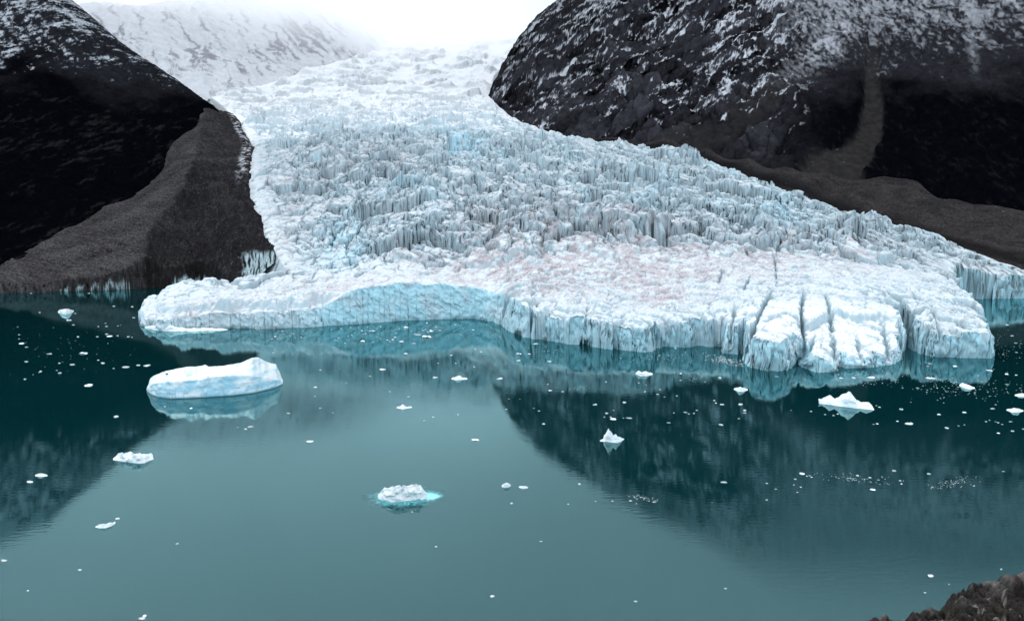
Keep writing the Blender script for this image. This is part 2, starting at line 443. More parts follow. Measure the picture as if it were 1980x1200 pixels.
    z = z - lobes * (4.5 * below * smooth(PX, 1515, 1560) + 3.0 * np.exp(-(dstep / 1.6) ** 2)) + lobes * 2.5 * (1 - below)
    z = z - lobes * 1.6 * (1 - np.abs(2 * fbm(X, Y * 1.0, 11, 2, 89))).clip(0, 1) ** 6
    # --- ice cliff
    offs = ((r5 - 0.5) * 10 + 7 * ((r5 * 7.7) % 1 - 0.5) * dx5) * blocky + (r3 - 0.5) * 2.5 * (1 - bay) + 1.0 * fbm(X, Y, 9, 3, 71) * (1 - 0.5 * lobes)
    sd2 = sd + offs * np.clip(1 - np.abs(sd) / 60, 0, 1) * fr
    w = np.interp(PX.ravel(), [260, 300, 500, 600, 700, 850, 930, 1000, 1060, 1380, 1460, 1600, 1730, 1780, 1990],
                  [4, 5, 7, 10, 14, 18, 16, 8, 4.5, 3.5, 3.5, 8, 4, 3.5, 5]).reshape(PX.shape)
    u = np.clip(sd2 / w, 0, 1)
    Sblock = np.clip(u * 1.25, 0, 1) ** 0.75
    Sround = np.sqrt(np.clip(1 - (1 - u) ** 2, 0, 1))
    rnd = np.clip(lobes * (0.35 + 0.65 * np.exp(-((PX - 1592) / 32) ** 2)) + 0.15 * lefttip, 0, 1)
    Scl = Sblock * (1 - rnd) + Sround * rnd
    Scl = Scl + bay * u * (1 - u) * 0.5 * fbm(X, Y, 22, 3, 73)
    zf = np.where(sd2 > 0, np.maximum(z, 3) * Scl, 5 * sd2)
    side = z - 2.2 * np.maximum(-sd, 0) - 4 * np.exp(-np.maximum(sd, 0) / 10)
    Z = np.where(fr, zf, side)
    Z = np.maximum(Z, -7)
    # --- undercut at the waterline and the two melt caves
    gx = np.gradient(sd, axis=1) / np.maximum(np.gradient(X, axis=1), 1e-3)
    near = fr & (np.abs(sd) < 40)
    push = np.where(near, 2.0 * (1 - smooth(Z, 0.3, 1.8)) * (0.4 + 0.6 * smooth(fbm(X, Y, 25, 2, 77), -0.3, 0.3)), 0)
    for (cx, cy, hw, hh, dep) in [(1131, 665, 4.8, 3.6, 12), (1002, 646, 4.0, 2.0, 6), (1480, 719, 10, 1.6, 3), (1550, 704, 5, 4, 10)]:
        xw, yw = wpt(cx, cy)
        e = ((X - xw) / hw) ** 2 + (np.maximum(Z, 0) / hh) ** 2
        push = push + dep * (1 - smooth(e, 0.55, 1.1)) * (np.abs(Y - yw) < 25)
    rough = np.where(near & (Z > 1.5), 2.2 * fbm(X + 0.7 * Z, Z * 1.1, 8, 4, 79, 0.6) + 0.4 * fbm(X, Z * 0.6, 2.2, 2, 83), 0) * (1 - smooth(u, 0.8, 1.0))
    big_ = np.where(lobes > 0.4, 0.55, 1.0)
    q1, q2, rq, qx_, qz_ = worley(big_ * (X + 2 * fbm(X, Z, 8, 2, 86)) / 13, big_ * Z / 9 + 3 * fbm(X, X * 0, 30, 2, 88), 90)
    facet = 4.5 * (rq - 0.5) + 9 * ((rq * 6.1) % 1 - 0.5) * qx_ + 5 * ((rq * 8.3) % 1 - 0.5) * qz_ + 2.5 * bay * q1
    rough = rough + np.where(near & (Z > 1.0), facet, 0) * (1 - smooth(u, 0.85, 1.0)) * np.clip(Z / 4, 0, 1) * np.clip(0.6 - 0.6 * bay - 0.45 * lefttip, 0, 1)
    Yo = Y + push + rough
    brk = inner * mid * np.clip(sd / 20, 0, 1)
    Yo = Yo + brk * (4.5 * fbm(X * 0.9 + 0.3 * Z, Z * 1.1, 9, 3, 121) + 1.8 * fbm(X, Z * 1.3, 3.5, 2, 125))
    Xo = X + brk * (3.0 * fbm(Y * 0.8, Z * 1.0, 8, 3, 129)) + near * np.clip(Z / 5, 0, 1) * 1.2 * fbm(Y + 0.5 * X, Z, 7, 2, 133)
    # --- colours of the ice, with groove shade painted in
    dzx = np.gradient(Z, axis=1) / np.maximum(np.gradient(X, axis=1), 1e-3)
    dzy = np.gradient(Z, axis=0) / np.maximum(np.gradient(Y, axis=0), 1e-3)
    slope = np.sqrt(dzx ** 2 + dzy ** 2)
    c = np.empty(X.shape + (3,), f32); c[:] = (0.41, 0.45, 0.475)
    n1, n2 = fbm(X, Y, 60, 4, 91), fbm(X, Y, 14, 4, 95)
    n3 = fbm(X * 1.0, Y * 0.6, 150, 3, 99)
    n4 = fbm(X, Y, 5, 3, 97)
    c = lerp(c, (0.30, 0.395, 0.44), smooth(slope, 0.9, 2.4) * 0.9 * (1 - smooth(D, 2300, 3200)))
    fresh = (1.0 * blob(PX, PY, 660, 480, 50, 42) + 0.8 * blob(PX, PY, 740, 372, 90, 18) + 0.5 * blob(PX, PY, 800, 252, 160, 25) + 1.0 * blob(PX, PY, 1132, 410, 7, 22)
             + 0.4 * blob(PX, PY, 1250, 395, 60, 25) + 0.5 * blob(PX, PY, 1500, 440, 90, 30) + 0.6 * blob(PX, PY, 900, 295, 40, 30) + 0.35 * blob(PX, PY, 600, 525, 60, 20) + 0.35 * smooth(n3, 0.2, 0.6))
    c = lerp(c, (0.26, 0.52, 0.62), fresh * smooth(n2 + 0.6 * n1, -0.45, 0.35) * mid * 0.9)
    dust = (0.75 * blob(PX, PY, 1000, 460, 260, 75) + 0.7 * blob(PX, PY, 1300, 500, 250, 60) + 0.7 * blob(PX, PY, 1050, 540, 270, 35) + 0.8 * blob(PX, PY, 1290, 580, 80, 16)
            + 0.6 * blob(PX, PY, 720, 325, 130, 60) + 0.55 * blob(PX, PY, 560, 420, 70, 90) + 0.7 * blob(PX, PY, 420, 600, 80, 22) + 0.6 * blob(PX, PY, 640, 560, 150, 18) + 0.5 * blob(PX, PY, 1600, 500, 200, 40))
    c = lerp(c, (0.265, 0.242, 0.258), 1.4 * dust * smooth(n2 + 0.5 * n1 + 0.5 * n4 + 0.4 * g2, -0.6, 0.7) * (1 - 0.4 * smooth(slope, 1.2, 2.5)) * 0.9)
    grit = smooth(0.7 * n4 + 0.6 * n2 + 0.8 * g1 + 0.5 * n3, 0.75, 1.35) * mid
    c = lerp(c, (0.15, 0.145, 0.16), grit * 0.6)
    crk_shade = np.maximum(np.maximum(0.9 * gT * smooth(fbm(X, Y, 140, 3, 153), -0.3, 0.25), g1 * smooth(fbm(X, Y, 45, 3, 111), -0.2, 0.3)), 0.55 * g2 * smooth(fbm(X, Y, 30, 3, 113), 0.1, 0.5))
    c = lerp(c, (0.12, 0.16, 0.19), crk_shade * mid * 0.7)          # crevasse shade painted dark into the grooves
    c = lerp(c, (0.16, 0.19, 0.215), g3 * mid * 0.5)  # same painted groove shade around the largest serac blocks
    vn = fbm(wx * 1.15 + 0.25 * Z, wy * 0.40 + 0.7 * Z, 15, 3, 141)
    vein = np.exp(-(vn / 0.05) ** 2) * smooth(fbm(X, Y, 38, 3, 143), -0.25, 0.35)
    c = lerp(c, (0.13, 0.17, 0.20), vein * mid * 0.35)
    dirt = smooth(PX, 1700, 1830) * (1 - smooth(sd, 15, 100)) * (1 - fr * 0.5) * (1 - low * 0.3)
    c = lerp(c, (0.05, 0.055, 0.055), dirt * smooth(0.9 * n2 + 0.9 * g1 + 0.6 * g2, 0.25, 0.9))
    edge = (1 - fr) * (1 - smooth(sd, 2, 14)) * (1 - smooth(D, 2600, 3600))
    c = lerp(c, (0.10, 0.10, 0.11), edge * smooth(n2, 0.0, 0.6) * 0.8)
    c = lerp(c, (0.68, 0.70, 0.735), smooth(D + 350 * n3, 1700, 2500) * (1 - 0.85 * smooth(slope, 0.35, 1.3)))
    face = fr * (1 - smooth(u, 0.75, 1.0))
    fn = fbm(X * 1.0 + Z * 0.4, Z, 18, 3, 103)
    c = lerp(c, (0.25, 0.44, 0.51), face * (0.6 + 0.3 * bay + 0.25 * (PX > 1020) - 0.4 * lefttip) * (0.45 + 0.55 * smooth(fn, -0.8, 0.5)))
    stain = face * smooth(fbm(X * 2.2, Z * 0.25, 9, 3, 107), 0.25, 0.75) * (PX > 940)
    c = lerp(c, (0.16, 0.26, 0.31), stain * 0.6)
    c = lerp(c, (0.07, 0.085, 0.09), fr * smooth(PX, 1835, 1850) * (D > 900) * smooth(fbm(X * 1.6, Z * 0.25, 9, 4, 109, 0.6), 0.0, 0.5) * 0.8)
    c = lerp(c, (0.50, 0.53, 0.56), lobes * (1 - smooth(slope, 0.8, 1.8)) * 0.9)
    c = lerp(c, (0.47, 0.49, 0.515), low * (1 - smooth(slope, 0.5, 1.3)) * 0.35 * smooth(n1 + n2, -0.5, 0.4))
    keep = (Z > -2.5) & np.where(fr, sd2 > -2, sd > -60)
    root = tag(empty('glacier', (0, 700, 0)), 'pale blue crevassed glacier spilling between dark mountains into the lake', 'glacier')
    rmid = D[:, len(A) // 2]
    k1, k2 = int(np.searchsorted(rmid, 985)), int(np.searchsorted(rmid, 2450))
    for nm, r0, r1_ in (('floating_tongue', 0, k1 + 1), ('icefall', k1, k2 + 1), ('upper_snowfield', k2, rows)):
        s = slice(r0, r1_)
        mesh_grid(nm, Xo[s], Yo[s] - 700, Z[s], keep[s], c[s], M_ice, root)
    return root
make_glacier()

# ------------------------------------------------------------------ mountains and moraines
def rock_grid(A0, A1, da, D0, D1, n):
    A = np.arange(A0, A1, da / Q).astype(f32)
    D = np.geomspace(D0, D1, int(n * Q)).astype(f32)
    a, d = np.meshgrid(A, D)
    return a, d, a * d, d
def slope_of(X, Y, Z):
    return (np.gradient(Z, axis=1) / np.gradient(X, axis=1), np.gradient(Z, axis=0) / np.gradient(Y, axis=0))

def strata_noise(X, Z, ang, L, T, seed, octs=4):   # noise stretched along tilted rock beds
    ca, sa = cos(ang), sin(ang)
    return fbm((X * ca + Z * sa) / L, (-X * sa + Z * ca) / T, 1.0, octs, seed)

def right_mountain():
    tp = TPS([(955, 195, 3300), (960, 150, 3450), (1000, 82, 3450), (1045, 35, 3500), (1090, -2, 3500), (1200, -70, 3600), (1300, -135, 3700), (1450, -210, 3800),
              (1010, 245, 2720), (1060, 268, 2350), (1130, 285, 2120), (1200, 300, 2020), (1280, 305, 1960), (1370, 312, 1900), (1450, 322, 1830), (1600, 345, 1740),
              (1700, 360, 1680), (1800, 385, 1600), (1900, 405, 1530), (2000, 425, 1480), (2300, 470, 1400),
              (1050, 190, 2800), (1120, 120, 2850), (1150, 220, 2350), (1250, 230, 2200), (1250, 100, 2700), (1200, 0, 3050), (1300, 30, 2850), (1400, 220, 2080), (1400, 100, 2450), (1400, 0, 2750),
              (1550, 200, 2080), (1600, 100, 2330), (1600, 0, 2620), (1700, 200, 2040), (1700, 100, 2300), (1700, 0, 2600), (1800, 250, 1850), (1850, 100, 2200), (1850, 0, 2480),
              (1980, 250, 1800), (1980, 100, 2120), (1980, 0, 2380), (2250, 200, 1850), (2250, 0, 2300), (1300, -60, 3150), (1600, -110, 3000), (1900, -110, 2800), (2250, -150, 2800),
              (1600, -240, 3500), (1980, -290, 3300), (1980, -420, 4200), (1600, -330, 4200), (2300, -330, 3600), (1450, -240, 4300),
              (1000, 130, 4300), (1100, 60, 4400), (1300, -70, 4600), (940, 230, 4000)], 3e-4)
    a, D, X, Y = rock_grid(-0.06, 0.92, 0.0011, 1400, 4400, 640)
    t = tp(a, D); z = HC + t * D
    PX, PY = pix(a, t)
    sd, _ = polysd(X, Y, poly)
    big = ridged(X, Y, 420, 4, 201)
    crag = 1 - smooth(PX, 1450, 1620)
    st = strata_noise(X, z, radians(32), 120, 26, 205, 4)
    st2 = strata_noise(X, z, radians(38), 45, 9, 209, 3)
    gull, gu = linedist(PX, PY, [(1690, 60), (1686, 150), (1690, 205), (1682, 255), (1655, 305), (1615, 345)])
    gw = np.interp(gu.ravel(), [0, 0.3, 0.5, 0.7, 0.85, 1.0], [10, 16, 22, 26, 38, 70]).reshape(gu.shape)
    scree = 1 - smooth(gull / gw + 0.16 * fbm(X, z, 16, 3, 285), 0.78, 1.12)
    sc2, _ = linedist(PX, PY, [(1630, 60), (1560, 130), (1480, 200), (1400, 265), (1300, 290)])
    fan2 = (1 - smooth(sc2 + 14 * fbm(X, z, 50, 3, 287), 8, 46)) * 0.85
    sc3, u3 = linedist(PX, PY, [(1875, -30), (1872, 60), (1882, 120), (1890, 210)])
    fan3 = 1 - smooth(sc3, 8, 22)
    ca, sa = cos(radians(31)), sin(radians(31))
    qx = X + 26 * fbm(X, z, 190, 3, 261) + 4 * fbm(X, z, 25, 2, 263); qz = z + 22 * fbm(X, z, 190, 3, 265) + 3 * fbm(X, z, 25, 2, 267)
    s1, s2 = qx * ca + qz * sa, -qx * sa + qz * ca
    b1, b2, rb, bx, by = worley(s1 / 130, s2 / 42, 271)
    m1, m2, rm, mx_, my_ = worley(s1 / 44, s2 / 12, 273)
    slab = 20 * (rb - 0.5) + 26 * ((rb * 5.1) % 1 - 0.5) * bx - 30 * by * 0.6 + 8 * (rm - 0.5) - 14 * my_ * 0.6 - 8 * np.exp(-((b2 - b1) / 0.06)) - 4 * np.exp(-((m2 - m1) / 0.1))
    z = z + 16 * big * (1 - 0.7 * scree) + (1.0 * slab + 6 * st + 6 * st2 + 5 * fbm(s1 / 60, s2 / 7, 1.0, 3, 293)) * (0.35 + 0.65 * crag) * (1 - scree) * (1 - 0.6 * fan2) - 12 * scree * smooth(gu, 0, 0.1) * (1 - smooth(gu, .7, .9))
    z = z + (1 - crag) * (9 * ridged(X, Y, 60, 3, 217) + 3 * fbm(X, Y, 12, 2, 221)) * (1 - scree)
    z = np.where(sd > 0, z - 0.8 * sd, z)
    gx, gy = slope_of(X, Y, z)
    sl = np.hypot(gx, gy)
    nl, ns, nf = fbm(X, Y, 260, 3, 225), fbm(X, z, 60, 4, 229), fbm(X, z * 0.7, 11, 3, 233)
    c = np.empty(X.shape + (3,), f32); c[:] = (0.0135, 0.0135, 0.0165)
    c = c * (1 + (0.4 * np.clip(st, -1, 1) + 1.5 * (rb - 0.4) + 0.9 * (rm - 0.5) + 0.5 * fbm(s1 / 12, s2 / 2.2, 1.0, 3, 281)) * crag)[..., None].astype(f32)  # slab tones painted in to stand for weak facet shading
    c = c * (1 - 0.75 * crag * np.maximum(np.exp(-((b2 - b1) / 0.05)), 0.7 * np.exp(-((m2 - m1) / 0.07))))[..., None].astype(f32)  # dark joints, part of the same painted relief
    veg = (1 - crag) * (1 - smooth(z + 110 * nl + 45 * ns, 350, 560)) + crag * (1 - smooth(z + 80 * ns, 240, 330)) * 0.4
    c = lerp(c, (0.0014, 0.0015, 0.0025), veg)
    streak = fbm(X / 7 + 0.04 * z, z / 60, 1.0, 4, 283)
    c = lerp(c, (0.0075, 0.0075, 0.0085), veg * smooth(nf + 0.7 * ns + 0.8 * streak, 0.35, 1.4) * 0.75)
    c = lerp(c, (0.0215, 0.0202, 0.0202), scree * (1 - smooth(z, 560, 680)) * (0.8 + 0.2 * nf))
    c = lerp(c, (0.0165, 0.0157, 0.0162), fan2 * (1 - smooth(z, 420, 600)))
    base = 1 - smooth(z + 25 * ns, 215, 290)
    c = lerp(c, (0.009, 0.0087, 0.009), base * (crag) * 0.8)
    # snow: lies on the flatter ledges, more of it higher up
    ledge = 0.95 * fbm(s1 / 150, s2 / 14, 1.0, 5, 241, 0.6) + 0.4 * fbm(s1 / 60, s2 / 45, 1.0, 4, 243, 0.6)
    crack = 0.75 * np.exp(-((b2 - b1) / 0.07)) + 0.40 * np.exp(-((m2 - m1) / 0.08)) + 0.35 * my_ - 0.12
    cover_c = np.interp(z.ravel(), [250, 330, 430, 600, 800, 1000, 1300], [-0.95, -0.45, -0.02, 0.12, 0.22, 0.36, 0.9]).reshape(z.shape)
    snow_c = smooth(0.85 * ledge + crack + cover_c + 0.4 * nl + 0.3 * nf + 0.25 * fbm(X, z, 4.5, 2, 291) - 0.30 * (np.clip(sl, 0, 2.5) - 0.8), 0.30, 0.62) * crag
    cover_s = np.interp(z.ravel(), [400, 470, 540, 620, 700, 850, 1100], [-1.6, -1.0, -0.5, -0.1, 0.12, 0.4, 0.9]).reshape(z.shape)
    fine = 0.8 * nf + 0.4 * ns + 0.45 * ridged(X, z * 0.7, 30, 3, 251) + 0.55 * fbm(X / 16, z / 90, 1.0, 4, 289)
    snow_s = smooth(fine + cover_s + 0.4 * fan3 * (1 - u3) + 0.5 * scree * smooth(z, 560, 640) + 0.45 * fan2 * smooth(z, 380, 520), -0.05, 0.95) * (1 - crag)
    snow = np.clip(snow_c + 0.7 * snow_s * (0.6 + 0.4 * smooth(z, 600, 900)), 0, 1)
    snow = np.maximum(snow, 0.8 * fan2 * smooth(z, 430, 620) * smooth(nf + 0.6 * ns, -0.5, 0.5))
    snow = np.maximum(snow, 0.35 * np.clip(1 - sc3 / 14, 0, 1) * (1 - smooth(u3, 0.5, 0.9)) * smooth(nf, -0.6, 0.2))
    c = lerp(c, (0.40, 0.42, 0.46), snow * 0.92)
    o = mesh_grid('mountain', X, Y, z, (sd < 150) & (z > -5), c, M_rock)
    MOR_V['chute'] = (X, Y, z, PX, PY, scree)
    tag(o, kind='structure')
right_mountain()

def left_mountain():
    sil = [(-330, -260, 2700), (-150, -185, 2760), (0, -108, 2720), (60, -55, 2690), (130, 0, 2660), (200, 62, 2620), (280, 120, 2570), (345, 165, 2500), (400, 203, 2420)]
    tp = TPS(sil + [(px + 25, py + 75, D + 500) for px, py, D in sil] + [(-300, 480, 1180), (-100, 500, 1200), (0, 492, 1260), (100, 450, 1400), (200, 402, 1560), (330, 275, 2000), (380, 228, 2260),
              (-100, 250, 1700), (0, 250, 1760), (0, 100, 2130), (0, 0, 2400), (100, 330, 1640), (120, 120, 2200), (200, 250, 1950), (280, 220, 2150),
              (-250, 250, 1650), (-250, 0, 2250), (-150, 0, 2330), (-60, -60, 2530)], 2e-4)
    a, D, X, Y = rock_grid(-0.92, -0.36, 0.0011, 1120, 3200, 560)
    t = tp(a, D); z = HC + t * D
    PX, PY = pix(a, t)
    sd, _ = polysd(X, Y, poly)
    z = z + 14 * ridged(X, Y, 260, 4, 301) + 5 * ridged(X, Y, 45, 3, 305) + 2.5 * fbm(X, Y, 11, 2, 309)
    z = np.where(sd > -30, z - 0.8 * (sd + 30), z)
    nl, ns, nf = fbm(X, Y, 240, 3, 321), fbm(X, z * 0.8, 55, 4, 325), fbm(X, z * 0.55, 10, 3, 329)
    c = np.empty(X.shape + (3,), f32); c[:] = (0.010, 0.0105, 0.013)
    veg = 1 - smooth(z + 80 * nl + 45 * ns, 390, 580)
    c = lerp(c, (0.0011, 0.0012, 0.0019), veg)
    patch = blob(PX, PY, 140, 260, 120, 60) + 0.5 * blob(PX, PY, 250, 300, 80, 60)
    c = lerp(c, (0.012, 0.012, 0.0128), veg * smooth(nf + 0.7 * ns + 0.6 * patch, 0.45, 1.4) * 0.65)
    ledge = strata_noise(X, z, radians(-35), 60, 14, 341, 4)
    cover = np.interp(z.ravel(), [420, 480, 560, 700, 850, 1100], [-1.5, -0.75, -0.25, 0.08, 0.28, 0.8]).reshape(z.shape)
    lp = 0.5 * blob(PX, PY, 10, 95, 40, 40)
    snow = smooth(0.6 * ledge + 0.7 * nf + 0.5 * fbm(X, z, 4.5, 2, 343) + 0.35 * ns + cover + lp, 0.0, 0.7)
    c = lerp(c, (0.34, 0.37, 0.41), snow * 0.85)
    o = mesh_grid('mountain', X, Y, z, (sd < 60) & (z > -5), c, M_rock)
    tag(o, kind='structure')
left_mountain()

def back_mountain():
    tp = TPS([(150, 190, 3700), (300, 190, 3600), (400, 188, 3550), (520, 166, 4250), (640, 130, 4950), (700, 114, 5650), (780, 95, 6600), (60, 60, 4000),
              (200, 90, 4200), (300, 110, 4150), (400, 120, 4300), (500, 110, 4700), (600, 80, 5300), (180, 25, 4700), (300, 25, 5000), (400, 40, 4900), (400, 10, 5300), (500, 50, 5200), (500, 10, 5700),
              (600, 15, 5900), (680, 42, 6300), (750, 48, 7000), (820, 55, 7700), (900, 58, 8600), (150, 40, 5600), (350, 48, 6200), (500, 55, 6700), (650, 62, 7400), (800, 66, 8500), (-200, 20, 4500), (-200, 70, 5600), (100, 20, 4650), (60, 70, 5800)], 3e-4)
    a, D, X, Y = rock_grid(-0.62, 0.02, 0.0013, 3400, 8600, 420)
    t = tp(a, D); z = HC + t * D
    sd, _ = polysd(X, Y, poly)
    st = strata_noise(X, z, radians(-38), 160, 40, 401, 4)
    z = z + 45 * ridged(X, Y, 600, 4, 405) + 20 * st + 14 * ridged(X * 0.8 + Y * 0.6, Y * 0.8 - X * 0.6, 110, 3, 409)
    z = np.where(sd > 0, z - 0.8 * sd, z)
    PX, PY = pix(a, t)
    ns, nf = fbm(X, z, 140, 4, 421), fbm(X, z * 1.4, 30, 3, 425)
    led = strata_noise(X, z, radians(-40), 110, 22, 429, 4)
    c = np.empty(X.shape + (3,), f32); c[:] = (0.50, 0.515, 0.55)
    rk = 0.75 * blob(PX, PY, 600, 85, 70, 45) + 0.25 * blob(PX, PY, 400, 130, 130, 60)
    led2 = strata_noise(X + 40 * ns, z, radians(-44), 420, 26, 431, 4)
    rock = smooth(0.4 * led + 1.35 * led2 + 0.35 * nf + 0.3 * ns + rk, 0.30, 1.05)
    c = lerp(c, (0.14, 0.14, 0.165), rock * 0.75)
    o = mesh_grid('snowy_mountain', X, Y, z, (sd < 250), c, M_snowrock)
    tag(o, kind='structure')
back_mountain()

shore = [(-900, 578), (-300, 572), (-60, 568), (0, 567), (60, 566), (120, 564), (190, 562), (250, 560), (300, 557), (350, 556), (390, 553)]
shore_poly = [W(*p) for p in shore] + [PD(440, 1120), PD(490, 1060), PD(540, 1005), PD(580, 955), PD(640, 930), PD(700, 1000), PD(700, 3000), PD(-900, 3000)]
def left_moraine():
    crest = [(400, 214, 2330), (385, 262, 2000), (374, 300, 1790), (371, 323, 1660), (352, 365, 1500), (330, 405, 1400), (300, 435, 1330), (283, 465, 1270), (280, 490, 1210)]
    tp = TPS(crest + [(470, 252, 2320), (492, 292, 1930), (484, 338, 1600), (492, 390, 1370), (510, 430, 1230), (535, 480, 1110), (556, 522, 1085),
              (440, 240, 2300), (440, 300, 1850), (440, 350, 1580), (420, 400, 1370), (400, 450, 1270), (380, 495, 1200), (450, 470, 1180), (480, 520, 1150), (420, 520, 1165), (340, 512, 1165),
              (0, 522, 1165), (100, 521, 1165), (180, 516, 1165), (260, 507, 1170), (-300, 530, 1170), (300, 505, 1175), (0, 492, 1280), (100, 455, 1400), (200, 405, 1540), (330, 280, 1960), (370, 236, 2240),
              (150, 480, 1240), (230, 440, 1330), (280, 390, 1480), (320, 345, 1640), (-200, 500, 1280), (280, 370, 2000), (150, 480, 1700), (0, 560, 1700)], 1e-4)
    a, D, X, Y = rock_grid(-0.92, -0.27, 0.0009, 1085, 2500, 620)
    t = tp(a, D); z = HC + t * D
    PX, PY = pix(a, t)
    sd, _ = polysd(X, Y, poly)
    sh, _ = polysd(X, Y, shore_poly)
    nb, nf = fbm(X, Y, 70, 4, 501), fbm(X, Y, 9, 3, 505)
    runs = ridged(X * 0.8 + Y * 0.45 + 5 * fbm(X, Y, 30, 2, 511), (Y * 0.8 - X * 0.45) * 0.12, 17, 4, 509)
    cpx = np.interp(PY.ravel(), [200, 255, 300, 323, 365, 405, 435, 465, 500, 540], [402, 388, 376, 371, 352, 330, 300, 283, 278, 270]).reshape(PX.shape)
    dcr = PX - cpx + 5 * fbm(X, Y, 30, 3, 507)
    right = smooth(dcr, -3, 8)
    z = z + 4.5 * nb + 1.0 * nf + right * 6.0 * runs - right * np.clip(dcr * 0.3, 0, 12) * smooth(PY, 310, 330) * smooth(-sd, 20, 90) + 9 * np.exp(-np.abs(dcr) / 16) * smooth(PY, 300, 325) + 5 * np.exp(-np.abs(dcr) / 14) * (1 - smooth(PY, 290, 315))
    w = 9 + 4 * fbm(X, Y, 40, 2, 513)
    sh2 = sh + 4 * fbm(X, Y, 25, 3, 517)
    u = np.clip(sh2 / w, 0, 1)
    z = np.where(sh2 > 0, z * np.clip(u * 1.1, 0, 1) ** 0.8, 4 * sh2)
    z = np.where(sd > -4, z - 0.9 * (sd + 4), z)
    c = np.empty(X.shape + (3,), f32); c[:] = (0.0315, 0.0295, 0.0305)
    grav = fbm(X, Y, 3.0, 2, 541)
    rill = fbm((X * 0.5 + Y * 0.86) / 4, (X * 0.86 - Y * 0.5) / 60, 1.0, 3, 543)
    c = c * (1 + 0.3 * nb + 0.3 * nf + 0.8 * grav + 0.5 * rill)[..., None].astype(f32)
    c = lerp(c, (0.0095, 0.009, 0.010), right * (0.55 + 0.3 * runs + 0.3 * grav) * smooth(PY, 310, 330))
    c = lerp(c, (0.075, 0.072, 0.072), smooth(fbm(X, Y, 2.6, 2, 545) + 0.3 * nb, 0.5, 0.75) * 0.8)
    c = lerp(c, (0.0135, 0.0128, 0.0132), right * (1 - smooth(PY, 300, 330)) * (0.35 + 0.3 * nf))
    c = lerp(c, (0.005, 0.005, 0.006), right * smooth(nf + 0.6 * runs, 0.35, 0.8) * 0.6)
    snowln = (1 - smooth(np.abs(sd + 14), 4, 16)) * smooth(D, 1500, 1700) * smooth(fbm(X, Y, 16, 3, 521), -0.1, 0.3)
    c = lerp(c, (0.35, 0.36, 0.39), snowln * 0.8)
    face = 1 - smooth(u, 0.8, 1.0)
    c = lerp(c, (0.010, 0.0092, 0.0092), face * smooth(PX, 80, 130) * (0.6 + 0.4 * fbm(X, z * 0.3, 7, 2, 523)))
    # buried glacier ice showing through the shore cliff
    col = fbm(X, z * 0.22, 9, 4, 531, 0.6)
    
    zmax = np.interp(PX.ravel(), [95, 125, 160, 235, 262, 325, 335, 395, 400, 455, 490, 520, 548, 560], [0, 8, 15, 19, 0, 0, 20, 22, 0, 0, 40, 46, 20, 0]).reshape(PX.shape)
    icy = smooth(zmax * (0.65 + 0.5 * fbm(X, X * 0, 9, 2, 533)) - z, 0, 3) * smooth(col + 0.35 * smooth(PX, 440, 480), -0.2, 0.12) * smooth(PX, 90, 110)
    icy = icy * np.maximum(face, smooth(PX, 440, 470)) * (z > 1.2)
    icy = np.maximum(icy, smooth(PX + 8 * nf, 462, 480) * (1 - smooth(PX + 8 * nf, 536, 552)) * smooth(PY + 6 * nb, 486, 498) * smooth(fbm((X + 0.4 * z) / 6, z / 22, 1.0, 3, 535), -0.35, 0.0) * (sd < 4))
    c = lerp(c, (0.30, 0.39, 0.42), icy * (0.55 + 0.3 * smooth(PX, 300, 340)))
    o = mesh_grid('moraine', X, Y, z, (sd < 12) & (z > -3), c, M_till)
    tag(o, kind='structure')
    MOR_V['left'] = (X, Y, z, PX, PY, right)
left_moraine()

def right_moraine():
    crest = [(1010, 238, 2700), (1060, 262, 2330), (1120, 272, 2150), (1200, 268, 2060), (1290, 264, 2000), (1370, 284, 1880), (1450, 303, 1780), (1520, 322, 1700), (1600, 332, 1650),
             (1700, 341, 1600), (1775, 351, 1540), (1800, 374, 1490), (1850, 387, 1430), (1930, 398, 1390), (1990, 412, 1360), (2150, 440, 1300), (2300, 470, 1260)]
    low = right_edge[:12]
    tp = TPS(crest + low + [(2150, 540, 1050), (2300, 560, 1040)] + [(px, py + 42, D * 0.985 + 130) for px, py, D in crest[4:]] +
             [(1600, 372, 1560), (1750, 405, 1420), (1850, 440, 1310), (1950, 460, 1230), (1450, 330, 1720), (1370, 305, 1830), (1700, 395, 1470)], 1e-4)
    a, D, X, Y = rock_grid(0.0, 0.92, 0.0010, 1030, 2800, 620)
    t = tp(a, D); z = HC + t * D
    PX, PY = pix(a, t)
    sd, _ = polysd(X, Y, poly)
    nb, nf = fbm(X, Y, 60, 4, 601), fbm(X, Y, 8, 3, 605)
    runs = ridged(X * 0.8 + Y * 0.5, (Y - X) * 0.12, 18, 3, 609)
    z = z + 3.0 * nb + 0.8 * nf + 2.0 * runs
    z = np.where(sd > -4, z - 0.9 * (sd + 4), z)
    c = np.empty(X.shape + (3,), f32); c[:] = (0.020, 0.0185, 0.019)
    c = c * (1 + 0.3 * nb + 0.3 * nf + 0.7 * fbm(X, Y, 3.2, 2, 613) + 0.5 * runs)[..., None].astype(f32)
    wet = smooth(-sd, 0, 10) * (1 - smooth(-sd + 20 * nb, 25, 60))
    c = lerp(c, (0.0055, 0.0055, 0.0062), wet * 0.8)
    c = lerp(c, (0.0075, 0.0075, 0.008), smooth(nb, 0.1, 0.5) * 0.5)
    zs = HC + tp(a, D * 0.97) * D * 0.97
    o = mesh_grid('moraine', X, Y, z, (sd < 12) & (z > -3), c, M_till)
    tag(o, kind='structure')
    MOR_V['right'] = (X, Y, z, PX, PY, sd)
right_moraine()


